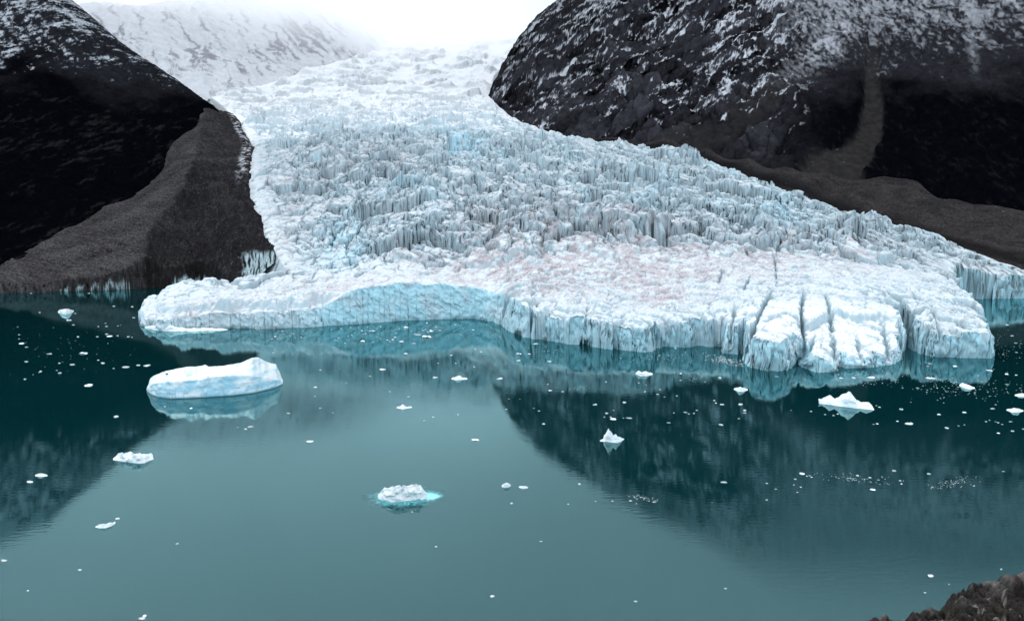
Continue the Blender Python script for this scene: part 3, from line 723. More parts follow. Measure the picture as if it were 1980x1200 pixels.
# ------------------------------------------------------------------ icebergs
rng = np.random.default_rng(7)
random.seed(7)
def interp(pts, x):
    p = np.array(pts, float); return np.interp(x, p[:, 0], p[:, 1])
def loft_berg(name, front, top, label, depth, brk=None, n=150, parent=None, rough=0.35, seed=1, blue=0.5, cat='iceberg', sub=None):
    """ice lofted across its length: front waterline, (cliff edge,) ridge, back waterline, each traced as photo columns"""
    x0, x1 = front[0][0], front[-1][0]
    px = np.linspace(x0, x1, n)
    fy, ty = interp(front, px), interp(top, px)
    P = np.array([wpt(a_, b_) for a_, b_ in zip(px, fy)])
    D = P[:, 1]
    scale = np.median(D) / FPX
    end = np.clip(np.minimum(px - x0, x1 - px) / (0.10 * (x1 - x0)), 0, 1)
    dep = depth * (0.25 + 0.75 * np.sqrt(end)) * (1 + 0.25 * fbm(px / 20, px * 0, 1, 2, seed))
    def hgt(pyv, Dv): 
        return np.array([at(a_, b_, d_)[2] for a_, b_, d_ in zip(px, pyv, Dv)])
    Dr = D + 0.55 * dep
    hr = np.maximum(hgt(ty, Dr), 0.12)
    if brk:
        by = interp(brk, px); Db = D + 0.12 * dep; hb = np.clip(hgt(by, Db), 0.08, hr)
    else:
        Db = D + 0.22 * dep; hb = hr * (0.62 + 0.2 * fbm(px / 9, px * 0, 1, 3, seed + 3))
    prof_d = [D + 0.6, D, Db, Dr, D + 0.8 * dep, D + dep, D + dep - 0.3]
    prof_z = [np.full(n, -0.6), np.full(n, 0.12), hb, hr, hr * 0.7, hr * 0.05, np.full(n, -0.6)]
    seg = [3, 14, 16, 10, 8, 3]
    rows_d, rows_z = [], []
    for k, m in enumerate(seg):
        for q in range(m):
            u = q / m
            rows_d.append(prof_d[k] * (1 - u) + prof_d[k + 1] * u); rows_z.append(prof_z[k] * (1 - u) + prof_z[k + 1] * u)
    Yg, Zg = np.array(rows_d), np.array(rows_z)
    Xg = np.broadcast_to(P[:, 0] / P[:, 1], Yg.shape) * Yg
    s_ = max(scale * 10, 0.4)
    up = np.clip(Zg / (0.3 * s_ + 0.3), 0, 1)
    Yg = Yg + up * rough * s_ * (fbm(Xg + 50, Zg * 1.5, s_ * 1.6, 4, seed + 5))
    Zg = Zg + up * rough * 0.5 * s_ * fbm(Xg, Yg, s_ * 1.2, 4, seed + 9) * np.clip(np.arange(len(Yg))[:, None] / 12, 0, 1)
    gz = np.gradient(Zg, axis=0) / np.maximum(np.hypot(np.gradient(Yg, axis=0), 1e-3), 1e-3)
    steep = smooth(np.abs(gz), 0.8, 2.0)
    c = np.empty(Xg.shape + (3,), f32); c[:] = (0.47, 0.51, 0.53)
    c = lerp(c, (0.26, 0.48, 0.57), steep * blue * smooth(fbm(Xg, Zg, s_ * 2, 3, seed + 11), -0.6, 0.4))
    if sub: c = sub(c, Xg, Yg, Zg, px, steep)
    cx, cy = float(P[:, 0].mean()), float(D.mean() + 0.5 * depth)
    root = empty(name, (cx, cy, 0)); tag(root, label, cat)
    b = mesh_grid('ice_body', Xg - cx, Yg - cy, Zg, np.ones(Xg.shape, bool), c, M_berg, root)
    return root, b, (cx, cy)

def flat_ice(name, outline, z, thick, root, org, mat, seed):   # shelf of ice just under the surface, lost in the milky water towards its rim
    n = len(outline); m = 14
    pts = np.array([wpt(*p) for p in outline])
    k = 96
    t_ = np.linspace(0, n, k, endpoint=False); i0 = t_.astype(int); u = (t_ - i0)[:, None]
    ring = pts[i0] * (1 - u) + pts[(i0 + 1) % n] * u
    cen = ring.mean(0)
    V, al = [], []
    for r in np.linspace(0, 1, m):
        q = cen + (ring - cen) * r * 1.25
        q = q + (0.25 * r * fbm(q[:, 0], q[:, 1], 0.7, 3, seed))[:, None] * (ring - cen)
        V.append(np.c_[q - org, np.full(k, z)])
        al.append((1 - smooth(r + 0.35 * fbm(q[:, 0], q[:, 1], 0.8, 3, seed + 2), 0.25, 0.95)) * (r < 1))
    V = np.concatenate(V); al = np.concatenate(al); F = []
    for r in range(m - 1):
        for j in range(k):
            F.append((r * k + j, r * k + (j + 1) % k, (r + 1) * k + (j + 1) % k, (r + 1) * k + j))
    c = np.empty((len(V), 3), f32); c[:] = mat[1]
    o = mesh_arrays(name, V, np.array(F), c, mat[0], root)
    v4 = np.c_[c, al].astype(f32)
    o.data.attributes['alb'].data.foreach_set('color', v4.ravel())
    return o

M_wet = attr_mat('submerged_ice', 0.12, 0.3, [], [(1.2, 0.8, 1.15)])
_n, _l = M_wet.node_tree.nodes, M_wet.node_tree.links
_l.new(next(q for q in _n if q.type == 'ATTRIBUTE').outputs['Alpha'], _n['Principled BSDF'].inputs['Alpha'])
M_stone = attr_mat('stone', 0.9, 0.1, [(1.5, 0.3, 0.6)], [(1.0, 0.7, 1.3)])

def stone_mesh(name, seed, col, flat=0.7, mat=None, sub=3, rough=0.35):
    """an angular rock: a ball cut by random planes and roughened"""
    r = np.random.default_rng(seed)
    import bmesh
    bm = bmesh.new(); bmesh.ops.create_icosphere(bm, subdivisions=sub, radius=1.0)
    V = np.array([v.co[:] for v in bm.verts]); F = np.array([[v.index for v in f.verts] for f in bm.faces]); bm.free()
    for _ in range(11):
        nrm = r.normal(size=3); nrm /= np.linalg.norm(nrm); dd = r.uniform(0.45, 0.85)
        h = V @ nrm - dd
        V = V - np.where(h > 0, h, 0)[:, None] * nrm * 0.95
    V = V * (1 + rough * 0.3 * fbm(V[:, 0] * 3 + seed, V[:, 1] * 3 + V[:, 2] * 2, 1, 3, seed)[:, None])
    V = V * r.uniform(0.75, 1.25, 3); V[:, 2] *= flat
    V /= np.abs(V[:, 0]).max()
    c = np.empty((len(V), 3), f32); c[:] = col
    me = mesh_arrays(name, V, F, c, mat or M_stone, smooth_shade=False)
    return me

def big_sub(c, X, Y, Z, px, steep):
    pxg = np.broadcast_to(px, X.shape)
    band = np.exp(-((Z - (2.2 + 0.012 * (pxg - 285))) / 0.28) ** 2) + 0.8 * np.exp(-((Z - (6.3 + 0.4 * fbm(X, X * 0, 12, 2, 3))) / 0.35) ** 2) * (pxg > 380)
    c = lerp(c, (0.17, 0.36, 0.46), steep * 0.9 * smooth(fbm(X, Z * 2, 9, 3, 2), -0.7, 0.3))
    c = lerp(c, (0.05, 0.13, 0.16), (1 - smooth(Z, 0.5, 1.1)) * 0.8)  # dark wet waterline band, painted to stand in for the shaded undercut
    c = lerp(c, (0.10, 0.17, 0.22), band * steep * smooth(fbm(X, Z, 5, 3, 5), -0.35, 0.25) * 0.75)
    drip = smooth(fbm(X, Z * 0.1, 0.9, 3, 9), 0.15, 0.6) * steep * (1 - smooth(Z, 3, 6))
    c = lerp(c, (0.14, 0.22, 0.27), drip * 0.5)
    return c
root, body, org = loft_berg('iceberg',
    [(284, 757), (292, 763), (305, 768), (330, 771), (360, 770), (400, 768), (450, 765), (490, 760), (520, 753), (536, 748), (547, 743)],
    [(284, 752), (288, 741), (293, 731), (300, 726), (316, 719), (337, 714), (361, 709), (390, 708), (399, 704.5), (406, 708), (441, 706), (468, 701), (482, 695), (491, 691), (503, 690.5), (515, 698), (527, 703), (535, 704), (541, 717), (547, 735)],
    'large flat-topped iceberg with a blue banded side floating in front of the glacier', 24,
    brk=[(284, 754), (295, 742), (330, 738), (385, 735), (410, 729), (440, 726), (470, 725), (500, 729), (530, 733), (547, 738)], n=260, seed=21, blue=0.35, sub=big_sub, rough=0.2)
def put_on(mesh_obj, root, px, py, D, size, name, me_seed, col):
    V = np.zeros(len(mesh_obj.data.vertices) * 3, f32); mesh_obj.data.vertices.foreach_get('co', V)
    V = V.reshape(-1, 3) + np.array(root.location, f32)
    vx, vy = pix(V[:, 0] / V[:, 1], (V[:, 2] - HC) / V[:, 1])
    k = int(np.argmin((vx - px) ** 2 + (vy - py) ** 2 + 0.02 * (V[:, 1] - V[:, 1].min())))
    o = stone_mesh(name, me_seed, col); o.parent = root
    o.location = V[k] - np.array(root.location, f32); o.scale = (size,) * 3
    return o
put_on(body, root, 322.5, 723, 481, 0.8, 'dark_stone', 5, (0.02, 0.02, 0.022))
put_on(body, root, 403, 729, 474, 0.55, 'dark_stone', 6, (0.02, 0.02, 0.022))

root2, b2_, org2 = loft_berg('ice_floe', [(731, 964), (740, 968), (757, 971), (775, 970), (800, 967), (815, 967), (826, 962)],
    [(731, 957), (735, 954), (738, 948), (744, 942), (747, 943), (751, 943), (760, 940.5), (769, 939), (773, 937), (776, 939), (780, 936.5), (784, 938), (790, 939), (797, 937), (805, 936), (810, 938), (818, 943), (826, 952)],
    'small white ice floe edged by glowing turquoise ice, alone in the open teal water', 4.5, seed=31, blue=0.25, rough=0.5, cat='ice floe')
flat_ice('submerged_ice', [(812, 950), (830, 951), (846, 953), (858, 957), (852, 962), (838, 967), (822, 968), (806, 968)], 0.02, 0.05, root2, org2, (M_wet, (0.20, 0.60, 0.64)), 3)
flat_ice('submerged_ice', [(716, 958), (742, 949), (790, 945), (838, 949), (842, 962), (818, 973), (770, 979), (732, 975)], 0.012, 0.04, root2, org2, (M_wet, (0.09, 0.40, 0.43)), 4)

root3, b3_, org3 = loft_berg('ice_floe', [(219, 889), (226, 890), (237, 892), (245, 893), (256, 895), (270, 896), (280, 895), (288, 891), (297, 888)],
    [(219, 886), (223, 883), (231, 877), (238, 873.5), (241, 876), (246, 874.5), (254, 872.5), (260, 875), (264, 876.5), (272, 875.5), (275, 878), (283, 877.5), (291, 876), (295, 880), (297, 886)],
    'ragged white ice floe with a bluish left end beside the dark left reflection', 5.5, seed=41, blue=0.35, rough=0.5, cat='ice floe')
root4, b4_, org4 = loft_berg('iceberg', [(1583, 780), (1600, 782), (1625, 786), (1650, 789), (1670, 791), (1690, 793)],
    [(1583, 771), (1590, 769.5), (1597, 766), (1604, 764), (1609, 767), (1614, 770.5), (1620, 768), (1627, 762), (1634, 760), (1640, 756), (1645, 760), (1650, 767), (1655, 773), (1659, 774), (1664, 777), (1672, 776.5), (1679, 777), (1686, 784), (1690, 791)],
    'white peaked iceberg with two side humps on the black water', 9, seed=51, blue=0.45, rough=0.3)
root5, b5_, org5 = loft_berg('iceberg', [(1160, 853), (1172, 854), (1185, 856), (1193, 857), (1200, 854), (1207, 849)],
    [(1160, 852), (1166, 850.5), (1167, 846), (1164, 844), (1170, 840), (1174, 833), (1176.5, 827.5), (1178, 832), (1181, 833.5), (1184, 838), (1185, 841), (1188, 840), (1190.5, 838.5), (1194, 843), (1200, 845), (1204, 847), (1207, 849)],
    'small spiky white iceberg with a sharp tall point on the dark reflection', 4.0, seed=61, blue=0.3, rough=0.25)
loft_berg('ice_floe', [(184, 1019), (192, 1021.5), (205, 1021), (216, 1017), (223, 1012)], [(184, 1018), (192, 1014), (204, 1012), (214, 1010), (223, 1008)],
    'long thin pale floe tapering at both ends in the lower left water', 1.6, seed=71, blue=0.4, rough=0.3, cat='ice floe')
loft_berg('ice_floe', [(112, 604), (120, 607), (128, 608), (136, 606), (143, 602)], [(112, 602), (116, 598.5), (122, 597.5), (132, 597.5), (140, 598.5), (143, 601)],
    'bright white rounded floe on the dark water below the moraine shore', 12, seed=81, blue=0.1, rough=0.2, cat='ice floe')
loft_berg('ice_floe', [(1229, 723), (1238, 727), (1250, 727), (1262, 724)], [(1229, 721), (1234, 716), (1240, 718), (1248, 716.5), (1255, 719), (1262, 722)],
    'white lumpy floe on the upper edge of the big dark reflection', 7, seed=83, blue=0.2, rough=0.4, cat='ice floe')
loft_berg('ice_floe', [(873, 733), (884, 735), (895, 734), (904, 733)], [(873, 731), (879, 729), (884, 726), (890, 726.5), (896, 731), (904, 732)],
    'low white humped floe with a tail, in grey water below the bay', 6, seed=85, blue=0.2, rough=0.3, cat='ice floe')
loft_berg('ice_floe', [(1419, 753), (1428, 757), (1437, 757.5), (1446, 754)], [(1419, 751.5), (1424, 748.5), (1431, 747), (1438, 749), (1446, 752.5)],
    'white wedge-shaped floe on the dark edge left of the peaked iceberg', 6, seed=87, blue=0.2, rough=0.3, cat='ice floe')
loft_berg('ice_floe', [(1855, 746), (1866, 751), (1876, 753), (1885, 751)], [(1855, 743), (1860, 740), (1867, 742), (1875, 745), (1885, 750)],
    'slanting white floe on black water below the right end of the ice front', 6, seed=89, blue=0.2, rough=0.25, cat='ice floe')
loft_berg('ice_floe', [(1946, 793), (1956, 797), (1968, 798), (1979, 795)], [(1946, 792), (1953, 790), (1960, 788.5), (1970, 790), (1979, 793.5)],
    'flat white floe on black water by the right edge, lower of two', 5, seed=91, blue=0.2, rough=0.25, cat='ice floe')
loft_berg('ice_floe', [(1962, 765), (1972, 767), (1990, 767)], [(1962, 763.5), (1970, 760.5), (1990, 762)],
    'flat white floe on black water by the right edge, upper of two', 5, seed=93, blue=0.2, rough=0.25, cat='ice floe')
loft_berg('ice_floe', [(970, 941), (976, 943), (983, 942.5), (988, 939)], [(970, 938), (974, 933), (980, 931.5), (985, 934), (988, 938)],
    'small round white lump of ice right of the turquoise-edged floe', 2.2, seed=95, blue=0.15, rough=0.3, cat='ice floe')
loft_berg('ice_floe', [(1003, 942), (1011, 945), (1021, 943)], [(1003, 941), (1010, 938), (1015, 939), (1021, 942)],
    'small flat white floe just right of the round lump of ice', 2.0, seed=97, blue=0.15, rough=0.3, cat='ice floe')
loft_berg('ice_floe', [(767, 789), (780, 791), (790, 789), (797, 788)], [(767, 787), (774, 785), (779, 782.5), (784, 786), (790, 787), (797, 786.5)],
    'thin double white floe with a small peak in the middle of the grey reflection', 4, seed=99, blue=0.2, rough=0.3, cat='ice floe')
loft_berg('ice_floe', [(68, 920), (78, 922), (92, 920)], [(68, 918.5), (76, 915), (81, 914), (92, 919)],
    'small white floe in the dark left reflection, larger of a pair', 2.6, seed=101, blue=0.2, rough=0.3, cat='ice floe')
loft_berg('ice_floe', [(52, 932), (58, 933.5), (64, 932)], [(52, 931), (57, 928.5), (64, 931)],
    'small white floe in the dark left reflection, smaller of a pair', 1.8, seed=103, blue=0.2, rough=0.3, cat='ice floe')
loft_berg('ice_floe', [(280, 634), (300, 638), (330, 641), (370, 640.5), (410, 639.5), (440, 638)], [(280, 631), (300, 629), (320, 630), (330, 627), (342, 632), (370, 635), (400, 634), (425, 634), (440, 636.5)],
    'low white ice foot lying along the left end of the ice front', 8, seed=105, blue=0.25, rough=0.3, cat='ice floe')

# ------------------------------------------------------------------ ice fragments, each one a thing
protos = []
def fragment_mesh(k, seed):
    r = np.random.default_rng(seed)
    o = stone_mesh('ice_fragment', seed, tuple(np.array((0.62, 0.66, 0.68)) * r.uniform(0.5, 1.0)), flat=1.0, mat=M_berg, sub=3, rough=0.6)
    V = np.zeros(len(o.data.vertices) * 3, f32); o.data.vertices.foreach_get('co', V); V = V.reshape(-1, 3)
    V[:, 1] *= r.uniform(0.7, 1.0); V[:, 2] *= r.uniform(0.28, 0.42)
    V[:, 2] += 0.3 * np.clip(fbm(V[:, 0], V[:, 1], 0.5, 2, seed), 0, 1) * (V[:, 2] > 0)
    V[:, 2] = np.maximum(V[:, 2], -0.06)
    o.data.vertices.foreach_set('co', V.ravel()); o.data.update()
    o.data.polygons.foreach_set('use_smooth', np.ones(len(o.data.polygons), bool))
    return o
frag = """60,566,5 146,605,5 134,618,10 142,627,6 204,624,5 206,630,5 228,629,5 190,630,4 207,645,8 211,649,12 228,648,6 248,650,5 255,651,3 188,650,5 151,650,5 34,631,4 37,646,4 37,654,4
41,663,12 51,670,7 96,683,12 163,682,17 51,698,7 115,701,5 190,695,5 199,701,8 140,704,12 220,711,4 243,709,18 268,705,8 284,706,13 78,717,5 75,719,4 64,723,4 48,732,5 110,715,5 116,720,8
170,744,17 225,804,9 460,825,5 475,828,7 486,824,14 319,785,6 369,788,6 221,591,7 256,592,5 259,613,6 77,603,4 172,566,6 528,681,6 620,714,5 657,711,3 716,726,5 740,713,16 785,683,9 873,686,6
847,701,5 881,701,4 917,708,4 919,674,4 930,679,5 610,748,8 754,756,5 790,766,6 558,798,7 644,797,5 838,805,5 821,812,6 886,800,4 670,739,3 609,765,4 619,788,5 843,729,14 967,731,16 720,639,16
806,646,17 826,650,20 785,632,10 834,639,10 850,638,9 776,659,11 800,663,9 702,659,10 1059,742,4 1064,754,8 1088,756,6 1172,737,4 1235,739,4 1247,756,5 1276,752,5 1272,761,5 1285,766,4 1309,764,4
1249,743,4 984,770,4 1005,770,3 979,790,5 1032,788,4 1042,793,5 1051,818,7 1151,781,11 1207,777,9 1187,792,5 1173,798,8 1168,805,5 1181,805,5 1185,809,13 1216,807,13 1205,807,4 1293,816,8 1303,797,4
1325,796,8 1332,799,4 1342,798,4 1348,792,6 1381,773,5 1384,778,4 1395,781,11 1394,820,9 1432,781,9 1439,792,8 1440,797,7 1428,808,6 1401,931,16 1120,934,6 1316,734,6 1357,727,4 1363,737,4 1392,730,9
1316,721,5 1035,664,13 1004,683,12 1003,696,11 1062,698,9 1024,683,7 1695,783,4 1701,786,5 1742,790,8 1815,800,8 1865,796,9 1919,789,9 1689,819,5 1696,818,5 1735,813,5 1758,818,17 1830,826,8 1854,822,5
1865,820,3 1907,814,4 1913,811,3 1925,814,4 1930,816,5 1938,819,4 1954,814,7 1930,836,6 1957,832,8 1978,828,4 1595,800,4 1612,802,4 1620,799,6 1441,793,6 1530,792,4 1568,794,5 1550,914,12 1560,919,4
1565,918,5 1569,921,4 1537,925,6 1535,936,4 1548,940,4 1483,933,5 1500,944,5 1482,965,6 1542,950,4 1658,918,6 1682,922,6 1730,909,10 1797,915,9 1940,910,6 1687,945,11 1741,928,5 1747,928,3 1743,934,4
1802,940,4 1828,932,4 1843,934,4 1883,938,5 1797,730,14 1807,731,10 1775,749,8 1947,742,7 1946,722,6 1912,715,12 1965,724,5 1685,729,15 1650,730,10 1627,730,8 1503,727,9 1846,707,9 1797,702,9 1794,707,6
1948,627,6 1957,648,6 1965,662,8 1939,684,5 1965,680,5 227,1001,10 342,1050,8 155,1100,7 54,1140,5 7,1082,14 274,1194,14 279,1189,9 797,988,4 843,1055,6 1046,1045,6 952,1151,9 989,972,8 1152,968,5
1184,967,5 1220,967,8 1231,972,4 1265,969,8 1099,973,4 1377,970,3 1229,1161,7 1403,1136,6 1799,1112,15 1835,1128,5 1789,1144,5 1936,1099,6 600,852,17 920,849,17"""
frags = [tuple(float(v) for v in t_.split(',')) for t_ in frag.split()]
def zone(px, py, w):
    if py > 980 and px > 1500: return 'frag_k', 'little pale fragment of ice on the teal water just above the lichen-covered rock'
    if py > 840 and px < 1150: return 'frag_g', 'little ice fragment on the open smooth teal water below the floes'
    if py > 840: return 'frag_h', 'small ice fragment on dark reflecting water below the spiky iceberg'
    if px < 300: return ('frag_a', 'small white ice fragment on black water left of the large banded iceberg') if w < 12 else ('frag_b', 'thin flat plate of ice on black water left of the large banded iceberg')
    if py < 668 and px < 950: return ('frag_c', 'small ice fragment close under the curved bay of the ice front') if w < 12 else ('frag_d', 'white chunk of ice, among the biggest adrift under the curved bay')
    if px < 975: return 'frag_e', 'small ice fragment on the grey reflection right of the large banded iceberg'
    if py < 705 and px < 1440: return 'frag_f', 'small ice fragment close under the caves in the middle of the ice front'
    if px < 1475: return 'frag_i', 'small white ice fragment on dark water around and above the spiky iceberg'
    return ('frag_j', 'small white ice fragment on black water around the two-humped peaked iceberg')
GR = {'frag_a': 'small fragments on the black left water', 'frag_b': 'flat ice plates on the black left water', 'frag_c': 'fragments drifting under the bay', 'frag_d': 'bigger chunks drifting under the bay',
      'frag_e': 'fragments on the grey reflection', 'frag_f': 'fragments under the ice caves', 'frag_g': 'fragments on the open teal water', 'frag_h': 'fragments in the lower right reflection',
      'frag_i': 'fragments on the dark middle water', 'frag_j': 'fragments on the black right water', 'frag_k': 'fragments above the foreground rock'}
more = []
for _ in range(150):                               # the drift under the bay
    x = random.uniform(515, 960); yw = np.interp(x, [515, 620, 700, 780, 915, 960], [637, 632, 627, 621, 618, 626])
    more.append((x, yw + 3 + 36 * random.random() ** 1.4 * (0.45 + 0.55 * math.sin((x - 515) / 445 * math.pi)), random.choice([2.5, 3, 3, 4, 4, 5, 6])))
for _ in range(60):
    x = random.uniform(985, 1120); more.append((x, np.interp(x, [985, 1040, 1120], [642, 662, 669]) + 3 + 36 * random.random(), random.choice([2.5, 3, 4, 5])))
allf = [(x, y, w, True) for x, y, w in frags] + [(x, y, w, False) for x, y, w in more]
count = 0
base = [fragment_mesh(k, 700 + k) for k in range(8)]
used = [False] * 8
for i, (x, y, w, real) in enumerate(allf):
    if count >= 292: break
    k = random.randrange(8)
    o = base[k] if not used[k] else base[k].copy()
    if used[k]: COL.objects.link(o)
    used[k] = True
    X_, D_ = wpt(x, y + 1)
    sc = 0.5 * w * D_ / FPX
    o.location = (X_, D_, 0); o.rotation_euler = (0, 0, random.choice([0, math.pi]) + random.uniform(-0.35, 0.35))
    zs_ = random.uniform(0.65, 1.1) * (1.0 if w < 11 else 0.6)
    o.scale = (sc, sc * random.uniform(0.8, 1.3), sc * zs_)
    g, lab = zone(x, y, w)
    tag(o, lab, 'ice fragment', GR[g]); count += 1
# brash too fine to count, drifting in streaks
def brash():
    Vs, Fs, nv = [], [], 0
    src = np.zeros(len(base[0].data.vertices) * 3, f32)
    import bmesh
    bm = bmesh.new(); bmesh.ops.create_icosphere(bm, subdivisions=1, radius=1.0)
    V0 = np.array([v.co[:] for v in bm.verts]); F0 = np.array([[v.index for v in f.verts] for f in bm.faces]); bm.free()
    def add(x, y, w):
        nonlocal nv
        X_, D_ = wpt(x, y); sc = 0.5 * w * D_ / FPX
        v = V0 * np.array([sc, sc * random.uniform(.7, 1.3), sc * 0.35]) * rng.uniform(0.7, 1.3, V0.shape)
        v[:, 2] = np.maximum(v[:, 2], -0.02)
        Vs.append(v + np.array([X_, D_, 0])); Fs.append(F0 + nv); nv += len(V0)
    for n_, x0, x1, y0, y1, ws in [(170, 1365, 1445, 686, 708, (1.5, 4)), (60, 1200, 1380, 676, 700, (1.5, 3)), (190, 1745, 1975, 712, 782, (1.2, 3)), (110, 1575, 1725, 914, 936, (1, 2.6)),
                                   (120, 1795, 1895, 920, 944, (1, 2.2)), (70, 1213, 1272, 956, 968, (1.2, 2.8)), (90, 1620, 1760, 715, 750, (1.2, 2.6)), (40, 1090, 1140, 744, 757, (1, 2)),
                                   (120, 510, 960, 632, 668, (1, 2.4)), (60, 985, 1120, 660, 700, (1, 2.4)), (60, 20, 260, 620, 735, (1, 2)), (30, 1290, 1375, 718, 742, (1, 2.5)), (30, 420, 640, 637, 642, (1.5, 3)), (60, 1900, 1978, 630, 716, (1, 2.6))]:
        for _ in range(n_):
            u = (random.random() + random.random()) / 2
            g_ = lambda: min(1, max(0, 0.5 + 0.24 * random.gauss(0, 1)))
            sx = g_() if (x1 - x0) < 300 else random.random()
            x = x0 + (x1 - x0) * sx; y = y0 + (y1 - y0) * min(1, max(0, 0.5 + 0.75 * (sx - 0.5) * (1 if n_ % 20 else -1) * ((y1 - y0) < 30) + 0.2 * random.gauss(0, 1)))
            if 515 <= x <= 960 and y < 668: y = np.interp(x, [515, 620, 700, 780, 915, 960], [637, 632, 627, 621, 618, 626]) + 2 + 38 * u * u
            add(x, y, ws[0] + (ws[1] * 1.15 - ws[0]) * random.random() ** 2)
    V = np.concatenate(Vs); c = np.empty((len(V), 3), f32); c[:] = (0.40, 0.43, 0.45)
    o = mesh_arrays('brash_ice', V, np.concatenate(Fs), c, M_berg)
    tag(o, kind='stuff')
brash()

# ------------------------------------------------------------------ boulders
def boulders():
    pr = [stone_mesh('boulder', 900 + k, (0.055, 0.052, 0.052)) for k in range(5)]
    use = [False] * 5
    def place(side, sel, n, lo, hi, label, group, seed):
        X, Y, Z, PX, PY = MOR_V[side][:5]
        r = np.random.default_rng(seed)
        ii = np.argwhere(sel)
        for i, j in ii[r.choice(len(ii), n, replace=False)]:
            k = int(r.integers(5))
            o = pr[k] if not use[k] else pr[k].copy()
            if use[k]: COL.objects.link(o)
            use[k] = True
            sz = lo + (hi - lo) * r.random() ** 3
            o.location = (X[i, j], Y[i, j], Z[i, j] + 0.25 * sz); o.scale = (sz, sz, sz); o.rotation_euler = (0, 0, r.uniform(0, 6.28))
            tag(o, label, 'boulder', group)
    X, Y, Z, PX, PY, right = MOR_V['left']
    place('left', (right < 0.05) & (PX > 5) & (PX < 390) & (PY > 330) & (PY < 525) & (Z > 8), 60, 0.8, 3.2, 'grey boulder lying on the smooth brown left moraine slope', 'boulders on the left moraine', 1)
    X, Y, Z, PX, PY, scr = MOR_V['chute']
    place('chute', (scr > 0.6) & (PY > 150) & (PY < 325), 16, 1.2, 3.4, 'pale boulder in the grey scree chute on the right mountain', 'boulders in the scree chute', 3)
    X, Y, Z, PX, PY, sdm = MOR_V['right']
    place('right', (sdm < -12) & (PX > 1350) & (PX < 1975) & (PY > 300) & (PY < 500), 45, 0.8, 3.0, 'grey boulder lying on the long dark moraine ridge beside the glacier', 'boulders on the right moraine', 2)
boulders()

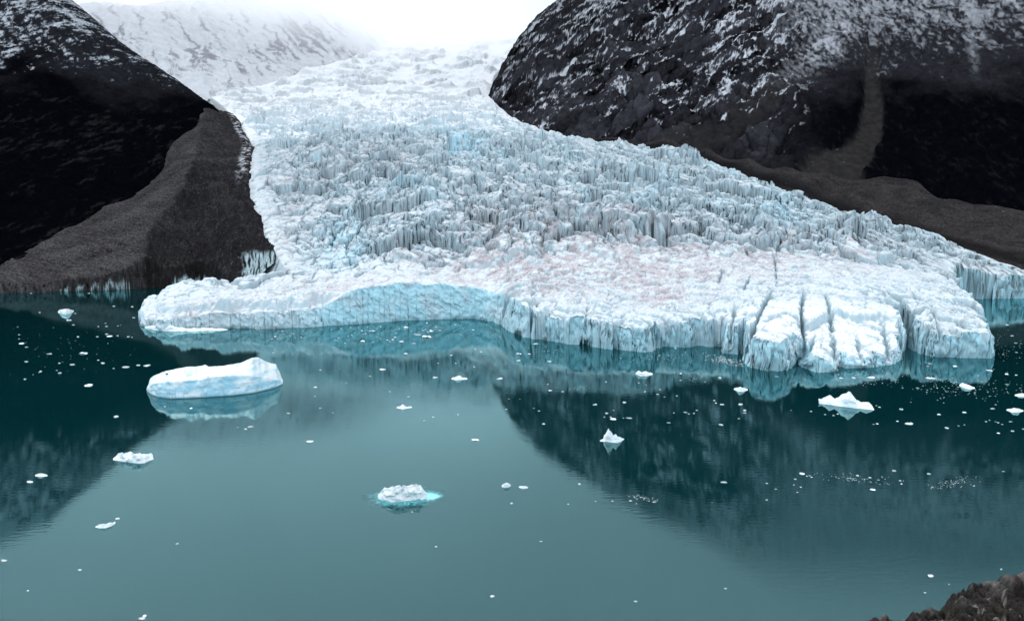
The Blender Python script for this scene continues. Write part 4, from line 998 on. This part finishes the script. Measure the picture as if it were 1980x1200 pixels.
# ------------------------------------------------------------------ foreground rock the photographer stands on
def outcrop():
    A = np.concatenate([np.linspace(-1.6, 0.38, 60), np.linspace(0.385, 0.80, 560), np.linspace(0.81, 1.9, 60)]).astype(f32)
    D = np.concatenate([np.linspace(0.15, 3.5, 40), np.linspace(3.55, 8.2, 460), np.geomspace(8.3, 115, 60)]).astype(f32)
    a, d = np.meshgrid(A, D)
    X, Y = a * d, d
    rim_px = [(1640, 1240), (1690, 1200), (1735, 1193), (1765, 1178), (1790, 1166), (1815, 1162), (1835, 1148), (1855, 1132), (1880, 1126), (1905, 1124), (1930, 1119), (1950, 1108), (1985, 1103), (2100, 1080), (2600, 1040)]
    ra = [aDt(x, y, 7)[0] for x, y in rim_px]; rt = [aDt(x, y + 10, 7)[2] for x, y in rim_px]
    tr = np.interp(a.ravel(), [-2, 0.2] + ra, [-0.95, -0.8] + rt).reshape(a.shape)
    Dr = 7.2
    zr = tr * Dr
    z = np.where(d < Dr, zr + (-1.75 - zr) * np.clip((Dr - d) / Dr, 0, 1) * 0 - 0.10 * (Dr - d) * 0 , zr)
    # ground climbs slightly from the rim back towards the camera, staying under the sight line except at the right
    back = -1.7 - 0.5 * np.maximum(d - 0.5, 0)
    zi = zr + 0.12 * (d - Dr)
    z = np.where(d < Dr, np.minimum(np.maximum(zi, -50), np.where(a > 0.40, 99, back - 0.25 * d)), zr - 1.05 * (d - Dr))
    near = 1 - smooth(d, 1.2, 2.8)
    z = z * (1 - near) + near * (-1.7 - 0.3 * d)
    amp = np.clip((d - 1) / 3, 0, 1)
    ca, sa = cos(radians(20)), sin(radians(20))
    p, q = X * ca + z * sa, -X * sa + z * ca
    f1, f2, r, dx, dy = worley((X + 0.2 * fbm(X, Y, 0.6, 2, 3)) / 0.42, Y / 0.5, 801)
    g1, g2, rr, ex, ey = worley((X + 0.06 * fbm(X, Y, 0.2, 3, 805)) / 0.19, (Y + 0.5 * z) / 0.12, 803)
    z = z + amp * (0.08 + 0.10 * fbm(X, Y, 1.2, 4, 811) + 0.11 * (r - 0.5) - 0.08 * np.exp(-(f2 - f1) / 0.08) + 0.08 * dx + 0.04 * (rr - 0.5) - 0.035 * np.exp(-(g2 - g1) / 0.1) + 0.04 * ex + 0.06 * fbm(X, Y, 0.25, 5, 815, 0.65))
    c = np.empty(X.shape + (3,), f32); c[:] = (0.0085, 0.0062, 0.0055)
    n1, n2, n3 = fbm(X, Y, 0.5, 4, 821), fbm(X, Y, 0.09, 3, 825), fbm(X, Y, 0.25, 3, 829)
    c = lerp(c, (0.020, 0.008, 0.0075), smooth(n1, 0.1, 0.5) * 0.6)
    c = lerp(c, (0.015, 0.013, 0.007), smooth(-n1, 0.15, 0.5) * 0.6)
    c = lerp(c, (0.0025, 0.0025, 0.003), smooth(n3, 0.05, 0.5) * 0.7)
    c = lerp(c, (0.12, 0.11, 0.10), smooth(1.0 * n2 + 0.5 * n3 + 0.2 * (r - 0.5), 0.5, 0.66) * 0.85)
    c = lerp(c, (0.075, 0.068, 0.063), smooth(np.exp(-((fbm(p, q * 6, 1.0, 3, 833)) / 0.05) ** 2), 0.4, 0.9) * smooth(n2, -0.2, 0.3) * 0.8)
    c = lerp(c, (0.09, 0.084, 0.08), smooth(d, Dr - 0.35, Dr) * smooth(n3 + 0.3 * n2, -0.2, 0.3) * (1 - smooth(d, Dr, Dr + 0.3)) * 0.7)
    root = tag(empty('rock_outcrop', (0, 5, HC)), 'dark lichen-spotted rock outcrop in the near lower right corner', 'rock')
    mesh_grid('rock_face', X, Y - 5, np.maximum(z, -HC - 2), np.ones(X.shape, bool), c, M_outcrop, root)
outcrop()
# ------------------------------------------------------------------ low cloud in the head of the valley
def make_cloud():
    m = bpy.data.materials.new('cloud'); m.use_nodes = True
    n, l = m.node_tree.nodes, m.node_tree.links
    n.remove(n['Principled BSDF'])
    out = n['Material Output']
    pv = n.new('ShaderNodeVolumePrincipled')
    pv.inputs['Color'].default_value = (1, 1, 1, 1)
    pv.inputs['Anisotropy'].default_value = 0.0
    geo = n.new('ShaderNodeNewGeometry'); sep = n.new('ShaderNodeSeparateXYZ')
    l.new(geo.outputs['Position'], sep.inputs[0])
    no = n.new('ShaderNodeTexNoise'); no.inputs['Scale'].default_value = 0.0012; no.inputs['Detail'].default_value = 4
    l.new(geo.outputs['Position'], no.inputs['Vector'])
    ad = n.new('ShaderNodeMath'); ad.operation = 'MULTIPLY_ADD'; ad.inputs[1].default_value = 500.0
    l.new(no.outputs['Fac'], ad.inputs[0]); l.new(sep.outputs['Z'], ad.inputs[2])
    mr = n.new('ShaderNodeMapRange'); mr.interpolation_type = 'SMOOTHSTEP'
    mr.inputs[1].default_value = 1260.0; mr.inputs[2].default_value = 1850.0; mr.inputs[3].default_value = 0.0; mr.inputs[4].default_value = 0.0019
    l.new(ad.outputs[0], mr.inputs[0]); l.new(mr.outputs[0], pv.inputs['Density'])
    l.new(pv.outputs[0], out.inputs['Volume'])
    x0, x1, y0, y1, z0, z1 = -5200, 4200, 2300, 9500, 1040, 2250
    V = np.array([(x, y, zz) for zz in (z0, z1) for y in (y0, y1) for x in (x0, x1)], f32)
    F = np.array([(0, 2, 3, 1), (4, 5, 7, 6), (0, 1, 5, 4), (2, 6, 7, 3), (0, 4, 6, 2), (1, 3, 7, 5)])
    o = mesh_arrays('cloud', V, F, None, m, smooth_shade=False)
    tag(o, kind='stuff')
make_cloud()
